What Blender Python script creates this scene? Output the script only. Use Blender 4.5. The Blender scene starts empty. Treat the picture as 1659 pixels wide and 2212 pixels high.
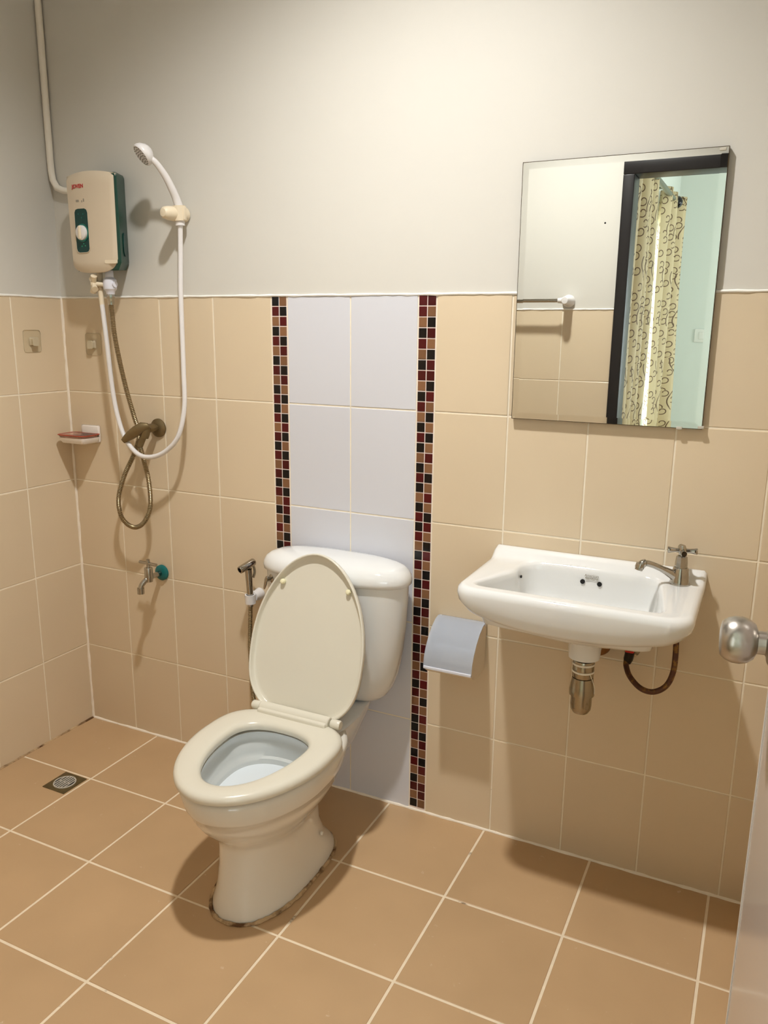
import bpy, bmesh, math, random
from mathutils import Vector, Matrix

random.seed(7)
S = bpy.context.scene
COL = S.collection

# ------------------------------------------------------------------ camera
F_PX, IW, IH = 1724.71, 1659.0, 2212.0
RIGHT = Vector((0.89938, 0.43711, 0.00986))
DOWN = Vector((0.10665, -0.19726, -0.97453))
FWD = Vector((-0.42404, 0.87752, -0.22403))


def rot_from_vec(rv):
    rv = Vector(rv)
    return Matrix.Rotation(rv.length, 3, rv.normalized())


_B = Matrix(((1, 0, 0), (0, 0, -1), (0, 1, 0)))
_R = rot_from_vec((0.2199, 0.4494, 0.0607)) @ _B
RIGHT, DOWN, FWD = Vector(_R[0]), Vector(_R[1]), Vector(_R[2])
CAM = Vector((2.1132, -1.9510, 1.3943))
cd = bpy.data.cameras.new('camera')
cd.sensor_fit = 'HORIZONTAL'
cd.sensor_width = 36.0
cd.lens = F_PX / IW * 36.0
cd.clip_start = 0.02
cam = bpy.data.objects.new('camera', cd)
COL.objects.link(cam)
up, back = -DOWN, -FWD
cam.matrix_world = Matrix(((RIGHT.x, up.x, back.x, CAM.x), (RIGHT.y, up.y, back.y, CAM.y),
                           (RIGHT.z, up.z, back.z, CAM.z), (0, 0, 0, 1)))
S.camera = cam

# ------------------------------------------------------------------ world and daylight
w = bpy.data.worlds.new('daylight')
S.world = w
w.use_nodes = True
w.node_tree.nodes['Background'].inputs[0].default_value = (0.80, 0.90, 1.0, 1)
w.node_tree.nodes['Background'].inputs[1].default_value = 1.0


def area(name, loc, rot, sx, sy, power, color):
    l = bpy.data.lights.new(name, 'AREA')
    l.shape = 'RECTANGLE'
    l.size, l.size_y, l.energy, l.color = sx, sy, power, color
    o = bpy.data.objects.new(name, l)
    o.location = loc
    o.rotation_euler = rot
    COL.objects.link(o)
    return o


# daylight at the curtained window; the other two areas are added fill
area('added_fill_2', (3.05, -4.02, 1.45), (math.radians(90), 0, 0), 1.1, 1.2, 16, (0.94, 0.98, 1.0))  # added fill behind the camera, set in an invented window
area('daylight_window_1', (1.29, -2.55, 1.25), (0, math.radians(-90), 0), 1.5, 0.95, 30, (0.94, 0.99, 1.0))
area('added_fill_3', (4.42, -2.75, 1.45), (0, math.radians(90), 0), 1.2, 1.2, 52, (0.97, 1.0, 0.98))  # added side fill that brightens the bedroom wall and curtains
LAMP = Vector((1.30, -0.85, 2.79))
LAMP_POWER = 150.0
S.cycles.max_bounces = 7
S.cycles.diffuse_bounces = 4
S.cycles.use_adaptive_sampling = True
S.cycles.adaptive_threshold = 0.05
S.cycles.glossy_bounces = 4
S.cycles.transmission_bounces = 6
S.cycles.use_light_tree = False
S.cycles.caustics_reflective = False
S.cycles.caustics_refractive = False

S.view_settings.view_transform = 'Standard'
S.view_settings.look = 'None'
S.view_settings.exposure = 0.10
S.view_settings.gamma = 1.0
S.view_settings.use_curve_mapping = False


# ------------------------------------------------------------------ materials
def lin(c):
    return tuple(((v / 255.0) / 12.92 if v / 255.0 <= 0.04045 else ((v / 255.0 + 0.055) / 1.055) ** 2.4) for v in c)


def mat(name, rgb, rough=0.5, metal=0.0, coat=0.0, noise=0.0, nscale=8.0, bump=0.0, bscale=60.0, spec=0.5,
        rnd=0.0, trans=0.0, ior=1.45, alpha=1.0, stain=None, stain_lo=0.55, stain_hi=0.7, stain_scale=6.0, rough_var=0.0):
    m = bpy.data.materials.new(name)
    m.use_nodes = True
    nt = m.node_tree
    b = nt.nodes['Principled BSDF']
    c = lin(rgb)
    b.inputs['Base Color'].default_value = (*c, 1)
    b.inputs['Roughness'].default_value = rough
    b.inputs['Metallic'].default_value = metal
    b.inputs['Coat Weight'].default_value = coat
    b.inputs['Coat Roughness'].default_value = 0.05
    b.inputs['Specular IOR Level'].default_value = spec
    b.inputs['Transmission Weight'].default_value = trans
    b.inputs['IOR'].default_value = ior
    b.inputs['Alpha'].default_value = alpha
    tc = nt.nodes.new('ShaderNodeTexCoord')
    geo = nt.nodes.new('ShaderNodeNewGeometry')
    src = None
    if noise > 0 or rnd > 0:
        n = nt.nodes.new('ShaderNodeTexNoise')
        n.inputs['Scale'].default_value = nscale
        n.inputs['Detail'].default_value = 2
        nt.links.new(geo.outputs['Position'], n.inputs['Vector'])
        mr = nt.nodes.new('ShaderNodeMapRange')
        mr.inputs['From Min'].default_value = 0.25
        mr.inputs['From Max'].default_value = 0.75
        mr.inputs['To Min'].default_value = 1 - noise
        mr.inputs['To Max'].default_value = 1 + noise
        nt.links.new(n.outputs['Fac'], mr.inputs['Value'])
        val = mr.outputs['Result']
        if rnd > 0:
            oi = nt.nodes.new('ShaderNodeObjectInfo')
            mr2 = nt.nodes.new('ShaderNodeMapRange')
            mr2.inputs['To Min'].default_value = 1 - rnd
            mr2.inputs['To Max'].default_value = 1 + rnd
            nt.links.new(oi.outputs['Random'], mr2.inputs['Value'])
            mm = nt.nodes.new('ShaderNodeMath')
            mm.operation = 'MULTIPLY'
            nt.links.new(val, mm.inputs[0])
            nt.links.new(mr2.outputs['Result'], mm.inputs[1])
            val = mm.outputs[0]
        vm = nt.nodes.new('ShaderNodeVectorMath')
        vm.operation = 'SCALE'
        vm.inputs[0].default_value = c
        nt.links.new(val, vm.inputs['Scale'])
        src = vm.outputs['Vector']
    if stain:
        n2 = nt.nodes.new('ShaderNodeTexNoise')
        n2.inputs['Scale'].default_value = stain_scale
        n2.inputs['Detail'].default_value = 5
        n2.inputs['Roughness'].default_value = 0.65
        nt.links.new(geo.outputs['Position'], n2.inputs['Vector'])
        m3 = nt.nodes.new('ShaderNodeMapRange')
        m3.inputs['From Min'].default_value = stain_lo
        m3.inputs['From Max'].default_value = stain_hi
        nt.links.new(n2.outputs['Fac'], m3.inputs['Value'])
        mx = nt.nodes.new('ShaderNodeMix')
        mx.data_type = 'RGBA'
        nt.links.new(m3.outputs['Result'], mx.inputs[0])
        if src:
            nt.links.new(src, mx.inputs[6])
        else:
            mx.inputs[6].default_value = (*c, 1)
        mx.inputs[7].default_value = (*lin(stain), 1)
        src = mx.outputs[2]
    if src:
        nt.links.new(src, b.inputs['Base Color'])
    if rough_var > 0:
        n4 = nt.nodes.new('ShaderNodeTexNoise')
        n4.inputs['Scale'].default_value = 5
        nt.links.new(geo.outputs['Position'], n4.inputs['Vector'])
        m4 = nt.nodes.new('ShaderNodeMapRange')
        m4.inputs['To Min'].default_value = max(0.02, rough - rough_var)
        m4.inputs['To Max'].default_value = rough + rough_var
        nt.links.new(n4.outputs['Fac'], m4.inputs['Value'])
        nt.links.new(m4.outputs['Result'], b.inputs['Roughness'])
    if bump > 0:
        n3 = nt.nodes.new('ShaderNodeTexNoise')
        n3.inputs['Scale'].default_value = bscale
        n3.inputs['Detail'].default_value = 2
        nt.links.new(geo.outputs['Position'], n3.inputs['Vector'])
        bp = nt.nodes.new('ShaderNodeBump')
        bp.inputs['Strength'].default_value = bump
        bp.inputs['Distance'].default_value = 0.002
        nt.links.new(n3.outputs['Fac'], bp.inputs['Height'])
        nt.links.new(bp.outputs['Normal'], b.inputs['Normal'])
    return m


def emit(name, rgb, strength):
    m = bpy.data.materials.new(name)
    m.use_nodes = True
    nt = m.node_tree
    nt.nodes.remove(nt.nodes['Principled BSDF'])
    e = nt.nodes.new('ShaderNodeEmission')
    e.inputs[0].default_value = (*rgb, 1)
    e.inputs[1].default_value = strength
    nt.links.new(e.outputs[0], nt.nodes['Material Output'].inputs[0])
    return m


def clear_pane(name, tint, gloss):
    m = bpy.data.materials.new(name)
    m.use_nodes = True
    nt = m.node_tree
    nt.nodes.remove(nt.nodes['Principled BSDF'])
    t = nt.nodes.new('ShaderNodeBsdfTransparent')
    t.inputs[0].default_value = (*tint, 1)
    g = nt.nodes.new('ShaderNodeBsdfGlossy')
    g.inputs[1].default_value = 0.03
    mx = nt.nodes.new('ShaderNodeMixShader')
    mx.inputs[0].default_value = gloss
    nt.links.new(t.outputs[0], mx.inputs[1])
    nt.links.new(g.outputs[0], mx.inputs[2])
    nt.links.new(mx.outputs[0], nt.nodes['Material Output'].inputs[0])
    return m


M = {
    'paint': mat('wall_paint', (210, 207, 199), 0.55, noise=0.015, nscale=2.5, bump=0.12, bscale=25),
    'bedpaint': mat('bedroom_paint', (226, 232, 226), 0.6),
    'ceil': mat('ceiling_paint', (244, 242, 236), 0.7),
    'grout': mat('wall_grout', (238, 228, 208), 0.8, noise=0.05, nscale=30, stain=(120, 98, 66), stain_lo=0.66, stain_hi=0.72, stain_scale=9),
    'fgrout': mat('floor_grout', (236, 220, 194), 0.8, noise=0.06, nscale=30, stain=(112, 84, 50), stain_lo=0.64, stain_hi=0.70, stain_scale=7),
    'mgrout': mat('mosaic_grout', (238, 222, 214), 0.7),
    'tile': mat('beige_wall_tile', (217, 199, 171), 0.22, noise=0.025, nscale=3.0, rnd=0.02, rough_var=0.06),
    'wtile': mat('white_wall_tile', (212, 213, 220), 0.18, noise=0.012, nscale=3.0, rnd=0.01, rough_var=0.05),
    'ftile': mat('beige_floor_tile', (192, 160, 122), 0.38, noise=0.05, nscale=5.0, rnd=0.03, rough_var=0.1, bump=0.05, bscale=120,
                 stain=(212, 190, 160), stain_lo=0.67, stain_hi=0.74, stain_scale=26),
    'mk': mat('mosaic_black', (12, 10, 12), 0.12),
    'mr': mat('mosaic_red', (76, 13, 16), 0.12, rnd=0.25, noise=0.02),
    'mb': mat('mosaic_brown', (128, 90, 62), 0.15, rnd=0.15, noise=0.05),
    'caulk': mat('white_caulk', (242, 232, 216), 0.6, noise=0.05, nscale=20, bump=0.4, bscale=80, stain=(150, 120, 80), stain_lo=0.62, stain_hi=0.72, stain_scale=12),
    'dirtcaulk': mat('dirty_caulk', (196, 168, 130), 0.8, noise=0.1, nscale=20, stain=(96, 66, 36), stain_lo=0.45, stain_hi=0.6, stain_scale=14),
    'ceramic': mat('white_ceramic', (228, 229, 228), 0.06, coat=0.4, noise=0.008, nscale=2),
    'ceramic_in': mat('bowl_glaze', (208, 211, 209), 0.06, coat=0.3),
    'ceramic_bowl': mat('cream_ceramic', (226, 222, 212), 0.08, coat=0.3, noise=0.01, nscale=3),
    'seat': mat('cream_plastic', (218, 213, 198), 0.22, noise=0.01, nscale=3),
    'bumper': mat('bumper_rubber', (238, 232, 196), 0.45),
    'water': mat('bowl_water', (226, 232, 236), 0.03, spec=0.6),
    'chrome': mat('chrome', (178, 174, 166), 0.12, metal=1.0, noise=0.04, nscale=20),
    'dullchrome': mat('dull_chrome', (168, 158, 138), 0.22, metal=1.0, noise=0.12, nscale=25, stain=(110, 92, 62), stain_lo=0.58, stain_hi=0.75, stain_scale=35),
    'bronze': mat('weathered_metal', (128, 112, 82), 0.42, metal=0.8, noise=0.12, nscale=40),
    'hosemetal': mat('hose_metal', (150, 134, 104), 0.32, metal=0.9, noise=0.1, nscale=30),
    'steel': mat('brushed_steel', (186, 180, 172), 0.28, metal=1.0, noise=0.05, nscale=60),
    'white_pl': mat('white_plastic', (224, 221, 220), 0.3),
    'lilac_pl': mat('cool_white_plastic', (224, 226, 238), 0.3),
    'cream_pl': mat('aged_plastic', (226, 212, 186), 0.4, noise=0.03, nscale=15),
    'heater': mat('heater_cover', (208, 193, 170), 0.35, noise=0.015, nscale=10),
    'green': mat('green_plastic', (20, 66, 54), 0.35, noise=0.1, nscale=15),
    'dgreen': mat('dark_green_panel', (10, 58, 54), 0.3),
    'lgreen': mat('green_ring', (26, 110, 96), 0.35),
    'teal': mat('teal_plastic', (12, 104, 104), 0.25),
    'redink': mat('red_ink', (188, 48, 52), 0.5),
    'greyink': mat('grey_ink', (150, 142, 128), 0.6),
    'darkink': mat('dark_hole', (14, 13, 12), 0.8),
    'tick': mat('green_print', (40, 150, 110), 0.5),
    'rose': mat('rose_plastic', (240, 200, 182), 0.15, trans=0.75, ior=1.2),
    'soapwhite': mat('soap_dish_white', (240, 232, 224), 0.3),
    'clearplate': clear_pane('clear_acrylic', (0.985, 0.985, 0.97), 0.04),
    'clearhook': mat('clear_hook', (222, 208, 178), 0.15, trans=0.25),
    'paperlid': mat('smoky_plastic', (198, 206, 220), 0.14, alpha=0.5),
    'paperbody': mat('holder_plastic', (228, 214, 190), 0.4),
    'conduit': mat('conduit_plastic', (236, 230, 218), 0.5),
    'mirror': mat('mirror_glass', (238, 241, 238), 0.0, metal=1.0),
    'mirredge': mat('mirror_edge', (74, 58, 34), 0.3, metal=0.6, noise=0.3, nscale=60),
    'clip': mat('clear_clip', (226, 220, 206), 0.2, trans=0.3),
    'hosebrown': mat('rusty_hose', (88, 56, 40), 0.45, metal=0.3, noise=0.15, nscale=60, stain=(134, 96, 44), stain_lo=0.52, stain_hi=0.6, stain_scale=60),
    'redvalve': mat('red_valve', (196, 28, 22), 0.35),
    'grate': mat('grate_metal', (206, 202, 192), 0.35, metal=0.25),
    'darkmetal': mat('dark_metal', (52, 44, 36), 0.35, metal=0.7),
    'thread': mat('white_tape', (232, 226, 212), 0.7),
    'blackwood': mat('black_door_frame', (26, 22, 22), 0.35),
    'doorleaf': mat('grey_door_panel', (206, 196, 190), 0.16, noise=0.01, nscale=4, coat=0.2),
    'pole': mat('pole_metal', (118, 122, 104), 0.35, metal=0.6),
    'blackball': mat('black_finial', (14, 13, 16), 0.15),
    'alu': mat('window_aluminium', (200, 206, 210), 0.35, metal=0.4),
    'glass': clear_pane('window_glass', (0.95, 0.98, 0.98), 0.06),
    'bedfloor': mat('bedroom_floor', (190, 168, 138), 0.3, noise=0.03),
    'switch': mat('switch_plastic', (238, 238, 232), 0.3),
    'brass': mat('trap_brown', (120, 84, 46), 0.3, metal=0.7),
    'scuff': mat('scuff_mark', (176, 166, 150), 0.5),
    'blackmark': mat('chip_mark', (34, 30, 26), 0.7),
}


def curtain_mat():
    m = bpy.data.materials.new('curtain_fabric')
    m.use_nodes = True
    nt = m.node_tree
    b = nt.nodes['Principled BSDF']
    b.inputs['Roughness'].default_value = 0.6
    uv = nt.nodes.new('ShaderNodeUVMap')
    v = nt.nodes.new('ShaderNodeTexVoronoi')
    v.voronoi_dimensions = '2D'
    v.inputs['Scale'].default_value = 19.0
    v.inputs['Randomness'].default_value = 0.75
    nt.links.new(uv.outputs[0], v.inputs['Vector'])
    # ring around each cell centre, opened on one side by the direction to that centre: a small curl
    sub = nt.nodes.new('ShaderNodeVectorMath')
    sub.operation = 'SUBTRACT'
    sc = nt.nodes.new('ShaderNodeVectorMath')
    sc.operation = 'SCALE'
    sc.inputs['Scale'].default_value = 1.0
    nt.links.new(uv.outputs[0], sc.inputs[0])
    nt.links.new(sc.outputs[0], sub.inputs[0])
    nt.links.new(v.outputs['Position'], sub.inputs[1])
    sep = nt.nodes.new('ShaderNodeSeparateXYZ')
    nt.links.new(sub.outputs[0], sep.inputs[0])
    at = nt.nodes.new('ShaderNodeMath')
    at.operation = 'ARCTAN2'
    nt.links.new(sep.outputs[1], at.inputs[0])
    nt.links.new(sep.outputs[0], at.inputs[1])
    add = nt.nodes.new('ShaderNodeMath')      # spiral radius: distance - 0.05 * angle
    add.operation = 'MULTIPLY_ADD'
    nt.links.new(at.outputs[0], add.inputs[0])
    add.inputs[1].default_value = 0.055
    nt.links.new(v.outputs['Distance'], add.inputs[2])
    s2 = nt.nodes.new('ShaderNodeMath')
    s2.operation = 'SUBTRACT'
    nt.links.new(add.outputs[0], s2.inputs[0])
    s2.inputs[1].default_value = 0.30
    ab = nt.nodes.new('ShaderNodeMath')
    ab.operation = 'ABSOLUTE'
    nt.links.new(s2.outputs[0], ab.inputs[0])
    lt = nt.nodes.new('ShaderNodeMath')
    lt.operation = 'LESS_THAN'
    nt.links.new(ab.outputs[0], lt.inputs[0])
    lt.inputs[1].default_value = 0.045
    gt = nt.nodes.new('ShaderNodeMath')
    gt.operation = 'GREATER_THAN'
    nt.links.new(at.outputs[0], gt.inputs[0])
    gt.inputs[1].default_value = -2.0
    mu = nt.nodes.new('ShaderNodeMath')
    mu.operation = 'MULTIPLY'
    nt.links.new(lt.outputs[0], mu.inputs[0])
    nt.links.new(gt.outputs[0], mu.inputs[1])
    mx = nt.nodes.new('ShaderNodeMix')
    mx.data_type = 'RGBA'
    # wavy stems running up the cloth
    su = nt.nodes.new('ShaderNodeSeparateXYZ')
    nt.links.new(uv.outputs[0], su.inputs[0])
    def M2(op, a, b):
        q = nt.nodes.new('ShaderNodeMath')
        q.operation = op
        for k, val in enumerate((a, b)):
            if val is None:
                continue
            if isinstance(val, (int, float)):
                q.inputs[k].default_value = val
            else:
                nt.links.new(val, q.inputs[k])
        return q.outputs[0]
    wob = M2('MULTIPLY', M2('SINE', M2('MULTIPLY', su.outputs[1], 27.0), None), 0.20)
    fr_ = M2('FRACT', M2('ADD', M2('MULTIPLY', su.outputs[0], 7.7), wob), None)
    st = M2('LESS_THAN', M2('ABSOLUTE', M2('SUBTRACT', fr_, 0.5), None), 0.022)
    gapm = M2('GREATER_THAN', M2('SINE', M2('MULTIPLY', su.outputs[1], 13.0), None), -0.35)
    st = M2('MULTIPLY', st, gapm)
    nt.links.new(M2('MAXIMUM', mu.outputs[0], st), mx.inputs[0])
    mx.inputs[6].default_value = (*lin((206, 188, 148)), 1)
    mx.inputs[7].default_value = (*lin((92, 66, 34)), 1)
    nt.links.new(mx.outputs[2], b.inputs['Base Color'])
    return m


M['curtain'] = curtain_mat()

# ------------------------------------------------------------------ mesh helpers
ORG = {}


class G:
    """vertex / face collector in world coordinates"""

    def __init__(self):
        self.v, self.f = [], []

    def add(self, vs, fs):
        k = len(self.v)
        self.v += [tuple(p) for p in vs]
        self.f += [tuple(i + k for i in q) for q in fs]
        return self

    def box(self, x0, x1, y0, y1, z0, z1, bev=0.0):
        if bev <= 0:
            vs = [(x0, y0, z0), (x1, y0, z0), (x1, y1, z0), (x0, y1, z0), (x0, y0, z1), (x1, y0, z1), (x1, y1, z1), (x0, y1, z1)]
            return self.add(vs, [(0, 3, 2, 1), (4, 5, 6, 7), (0, 1, 5, 4), (1, 2, 6, 5), (2, 3, 7, 6), (3, 0, 4, 7)])
        bm = bmesh.new()
        bmesh.ops.create_cube(bm, size=1.0)
        for q in bm.verts:
            q.co = Vector(((x0 + x1) / 2 + q.co.x * (x1 - x0), (y0 + y1) / 2 + q.co.y * (y1 - y0), (z0 + z1) / 2 + q.co.z * (z1 - z0)))
        bmesh.ops.bevel(bm, geom=bm.edges[:], offset=bev, segments=3, affect='EDGES', profile=0.5)
        bm.verts.index_update()
        self.add([q.co[:] for q in bm.verts], [[q.index for q in fc.verts] for fc in bm.faces])
        bm.free()
        return self

    def loft(self, rings, cap0=True, cap1=True, closed=False):
        n = len(rings[0])
        vs, fs = [], []
        for r in rings:
            vs += [tuple(p) for p in r]
        R = len(rings)
        for i in range(R if closed else R - 1):
            a, b = i * n, ((i + 1) % R) * n
            for j in range(n):
                k = (j + 1) % n
                fs.append((a + j, a + k, b + k, b + j))
        if not closed:
            if cap0:
                fs.append(tuple(reversed(range(n))))
            if cap1:
                fs.append(tuple((R - 1) * n + j for j in range(n)))
        return self.add(vs, fs)

    def lathe(self, prof, c=(0, 0, 0), axis=(0, 0, 1), n=24):
        """prof = [(radius, height along the axis)]"""
        ax = Vector(axis).normalized()
        t = Vector((1, 0, 0)) if abs(ax.x) < 0.9 else Vector((0, 1, 0))
        e1 = ax.cross(t).normalized()
        e2 = ax.cross(e1).normalized()
        c = Vector(c)
        rings = []
        for r, h in prof:
            rings.append([c + ax * h + (e1 * math.cos(2 * math.pi * j / n) + e2 * math.sin(2 * math.pi * j / n)) * max(r, 1e-5) for j in range(n)])
        if prof[0][0] > 0.004 and prof[-1][0] > 0.004:
            return self.loft(rings, closed=True)
        return self.loft(rings)

    def tube(self, pts, rad, n=10, ridge=None, step=None):
        """pts = smooth path; rad = radius or a function of arc length fraction; ridge=(pitch, amount)"""
        P = [Vector(p) for p in pts]
        L = [0.0]
        for a, b in zip(P, P[1:]):
            L.append(L[-1] + (b - a).length)
        tot = L[-1]
        if ridge:
            m = max(2, int(tot / (ridge[0] / 2)))
        else:
            m = len(P) - 1 if not step else max(2, int(tot / step))
        Q = []
        k = 0
        for i in range(m + 1):
            s = tot * i / m
            while k < len(L) - 2 and L[k + 1] < s:
                k += 1
            d = L[k + 1] - L[k]
            Q.append(P[k].lerp(P[k + 1], (s - L[k]) / d if d > 0 else 0))
        rings = []
        T0 = (Q[1] - Q[0]).normalized()
        e = T0.cross(Vector((0, 0, 1)))
        if e.length < 0.05:
            e = T0.cross(Vector((0, 1, 0)))
        e.normalize()
        for i in range(m + 1):
            T = (Q[min(m, i + 1)] - Q[max(0, i - 1)]).normalized()
            e = (e - T * e.dot(T))
            e.normalize()
            g = T.cross(e)
            r = rad(i / m) if callable(rad) else rad
            if ridge:
                r = r + (ridge[1] if i % 2 else -ridge[1])
            rings.append([Q[i] + (e * math.cos(2 * math.pi * j / n) + g * math.sin(2 * math.pi * j / n)) * r for j in range(n)])
        return self.loft(rings)


def spline(pts, n=12):
    P = [Vector(p) for p in pts]
    P = [P[0] * 2 - P[1]] + P + [P[-1] * 2 - P[-2]]
    out = []
    for i in range(1, len(P) - 2):
        a, b, c, d = P[i - 1], P[i], P[i + 1], P[i + 2]
        for k in range(n):
            t = k / n
            out.append(0.5 * ((2 * b) + (c - a) * t + (2 * a - 5 * b + 4 * c - d) * t * t + (3 * b - a - 3 * c + d) * t ** 3))
    out.append(P[-2])
    return out


def org(o):
    return ORG.get(o.name, Vector((0, 0, 0)))


def empty(name, loc, label=None, cat=None, group=None, kind=None):
    o = bpy.data.objects.new(name, None)
    o.empty_display_size = 0.05
    o.location = loc
    COL.objects.link(o)
    ORG[o.name] = Vector(loc)
    tag(o, label, cat, group, kind)
    return o


def tag(o, label=None, cat=None, group=None, kind=None):
    if label:
        o['label'] = label
    if cat:
        o['category'] = cat
    if group:
        o['group'] = group
    if kind:
        o['kind'] = kind
    return o


def obj(name, g, m, parent=None, label=None, cat=None, group=None, kind=None, sharp=35, subd=0, origin=None, uv=None):
    xs = [p[0] for p in g.v]
    ys = [p[1] for p in g.v]
    zs = [p[2] for p in g.v]
    c = Vector(origin) if origin is not None else Vector(((min(xs) + max(xs)) / 2, (min(ys) + max(ys)) / 2, min(zs)))
    me = bpy.data.meshes.new(name)
    me.from_pydata([(p[0] - c.x, p[1] - c.y, p[2] - c.z) for p in g.v], [], g.f)
    if uv:
        l = me.uv_layers.new(name='UVMap')
        for li, lp in enumerate(me.loops):
            l.data[li].uv = uv[lp.vertex_index]
    bm = bmesh.new()
    bm.from_mesh(me)
    bmesh.ops.recalc_face_normals(bm, faces=bm.faces[:])
    bm.to_mesh(me)
    bm.free()
    if sharp:
        me.polygons.foreach_set('use_smooth', [True] * len(me.polygons))
        me.set_sharp_from_angle(angle=math.radians(sharp))
    me.materials.append(M[m] if isinstance(m, str) else m)
    o = bpy.data.objects.new(name, me)
    COL.objects.link(o)
    ORG[o.name] = c
    if parent:
        o.parent = parent
        o.location = c - org(parent)
    else:
        o.location = c
    if subd:
        s = o.modifiers.new('smooth', 'SUBSURF')
        s.levels = s.render_levels = subd
    tag(o, label, cat, group, kind)
    return o


def text_mesh(body, size, m, parent, loc, xdir, updir, name='lettering', bold=0.0, label=None):
    cu = bpy.data.curves.new(name, 'FONT')
    cu.body = body
    cu.size = size
    cu.align_x = 'CENTER'
    cu.align_y = 'CENTER'
    cu.resolution_u = 3
    cu.extrude = 0.0004
    cu.offset = bold
    t = bpy.data.objects.new(name + '_source', cu)
    COL.objects.link(t)
    dg = bpy.context.evaluated_depsgraph_get()
    me = bpy.data.meshes.new_from_object(t.evaluated_get(dg))
    bpy.data.objects.remove(t)
    bpy.data.curves.remove(cu)
    x = Vector(xdir).normalized()
    u = Vector(updir).normalized()
    nrm = x.cross(u)
    g = G()
    g.add([Vector(loc) + x * v.co.x + u * v.co.y + nrm * v.co.z for v in me.vertices], [list(p.vertices) for p in me.polygons])
    bpy.data.meshes.remove(me)
    return obj(name, g, m, parent, sharp=0, label=label)


# ------------------------------------------------------------------ room dimensions
XR, YF, ZC = 2.34, -1.57, 2.85
YB = -1.67             # bedroom side of the front wall
TOP = 1.480
ROWS = [0.0, 0.287, 0.585, 0.8835, 1.182, 1.480]
COLS_L = [0.0, 0.203, 0.405, 0.607, 0.811]
COLS_W = [0.863, 1.064, 1.263]
COLS_R = [1.314, 1.5145, 1.7165, 1.9185, 2.1205, 2.34]
DEP = [0.0, -0.196, -0.398, -0.600, -0.802, -1.004, -1.206, -1.408, -1.57]
FX = [0.0, 0.3005, 0.600, 0.900, 1.1995, 1.4993, 1.799, 2.0987, 2.34]
FY = [0.0, -0.309, -0.609, -0.9085, -1.208, -1.5075, -1.57]
GAP = 0.0040
TD = 0.006   # tile depth, its face 1.3 mm proud of the grout
TILE_MESH = {}


def tile(parent, name, m, a, b, z, axis, plane, sgn, gap=GAP):
    """one tile; axis 'y': on a wall y=plane facing sgn; 'x': wall x=plane; 'z': floor"""
    (a0, a1), (b0, b1) = sorted(a), sorted(b)
    W, H = a1 - a0 - gap, b1 - b0 - gap
    key = (m, axis, sgn, round(W, 4), round(H, 4))
    if key not in TILE_MESH:
        ch = min(0.0012, W * 0.06)
        o_ = [(-W / 2, -H / 2), (W / 2, -H / 2), (W / 2, H / 2), (-W / 2, H / 2)]
        i_ = [(-W / 2 + ch, -H / 2 + ch), (W / 2 - ch, -H / 2 + ch), (W / 2 - ch, H / 2 - ch), (-W / 2 + ch, H / 2 - ch)]

        def P(p, d):
            if axis == 'y':
                return (p[0], sgn * d, p[1])
            if axis == 'x':
                return (sgn * d, p[0], p[1])
            return (p[0], p[1], sgn * d)
        vs = [P(p, -TD + 0.0013) for p in o_] + [P(p, 0.0005) for p in o_] + [P(p, 0.0013) for p in i_]
        fs = [(3, 2, 1, 0), (8, 9, 10, 11)]
        for k in range(4):
            l = (k + 1) % 4
            fs += [(k, l, 4 + l, 4 + k), (4 + k, 4 + l, 8 + l, 8 + k)]
        me = bpy.data.meshes.new(name)
        me.from_pydata(vs, [], fs)
        bm = bmesh.new()
        bm.from_mesh(me)
        bmesh.ops.recalc_face_normals(bm, faces=bm.faces[:])
        bm.to_mesh(me)
        bm.free()
        me.materials.append(M[m])
        TILE_MESH[key] = me
    o = bpy.data.objects.new(name, TILE_MESH[key])
    COL.objects.link(o)
    ca, cb = (a0 + a1) / 2, (b0 + b1) / 2
    pos = {'y': (ca, plane, cb), 'x': (plane, ca, cb), 'z': (ca, cb, plane)}[axis]
    j = random.uniform(-0.0003, 0.0003)
    pos = Vector(pos) + Vector({'y': (0, sgn, 0), 'x': (sgn, 0, 0), 'z': (0, 0, sgn)}[axis]) * j
    o.parent = parent
    o.location = pos - org(parent)
    return o


# ------------------------------------------------------------------ setting
floor = obj('floor', G().box(-0.1, XR + 0.1, YF - 0.1, 0.1, -0.12, -0.0013), 'fgrout', kind='structure', origin=(0, 0, 0))
for i in range(len(FX) - 1):
    for j in range(len(FY) - 1):
        tile(floor, 'floor_tile', 'ftile', FX[i:i + 2], FY[j:j + 2], 0, 'z', -0.0013, 1, gap=0.0064)

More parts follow.
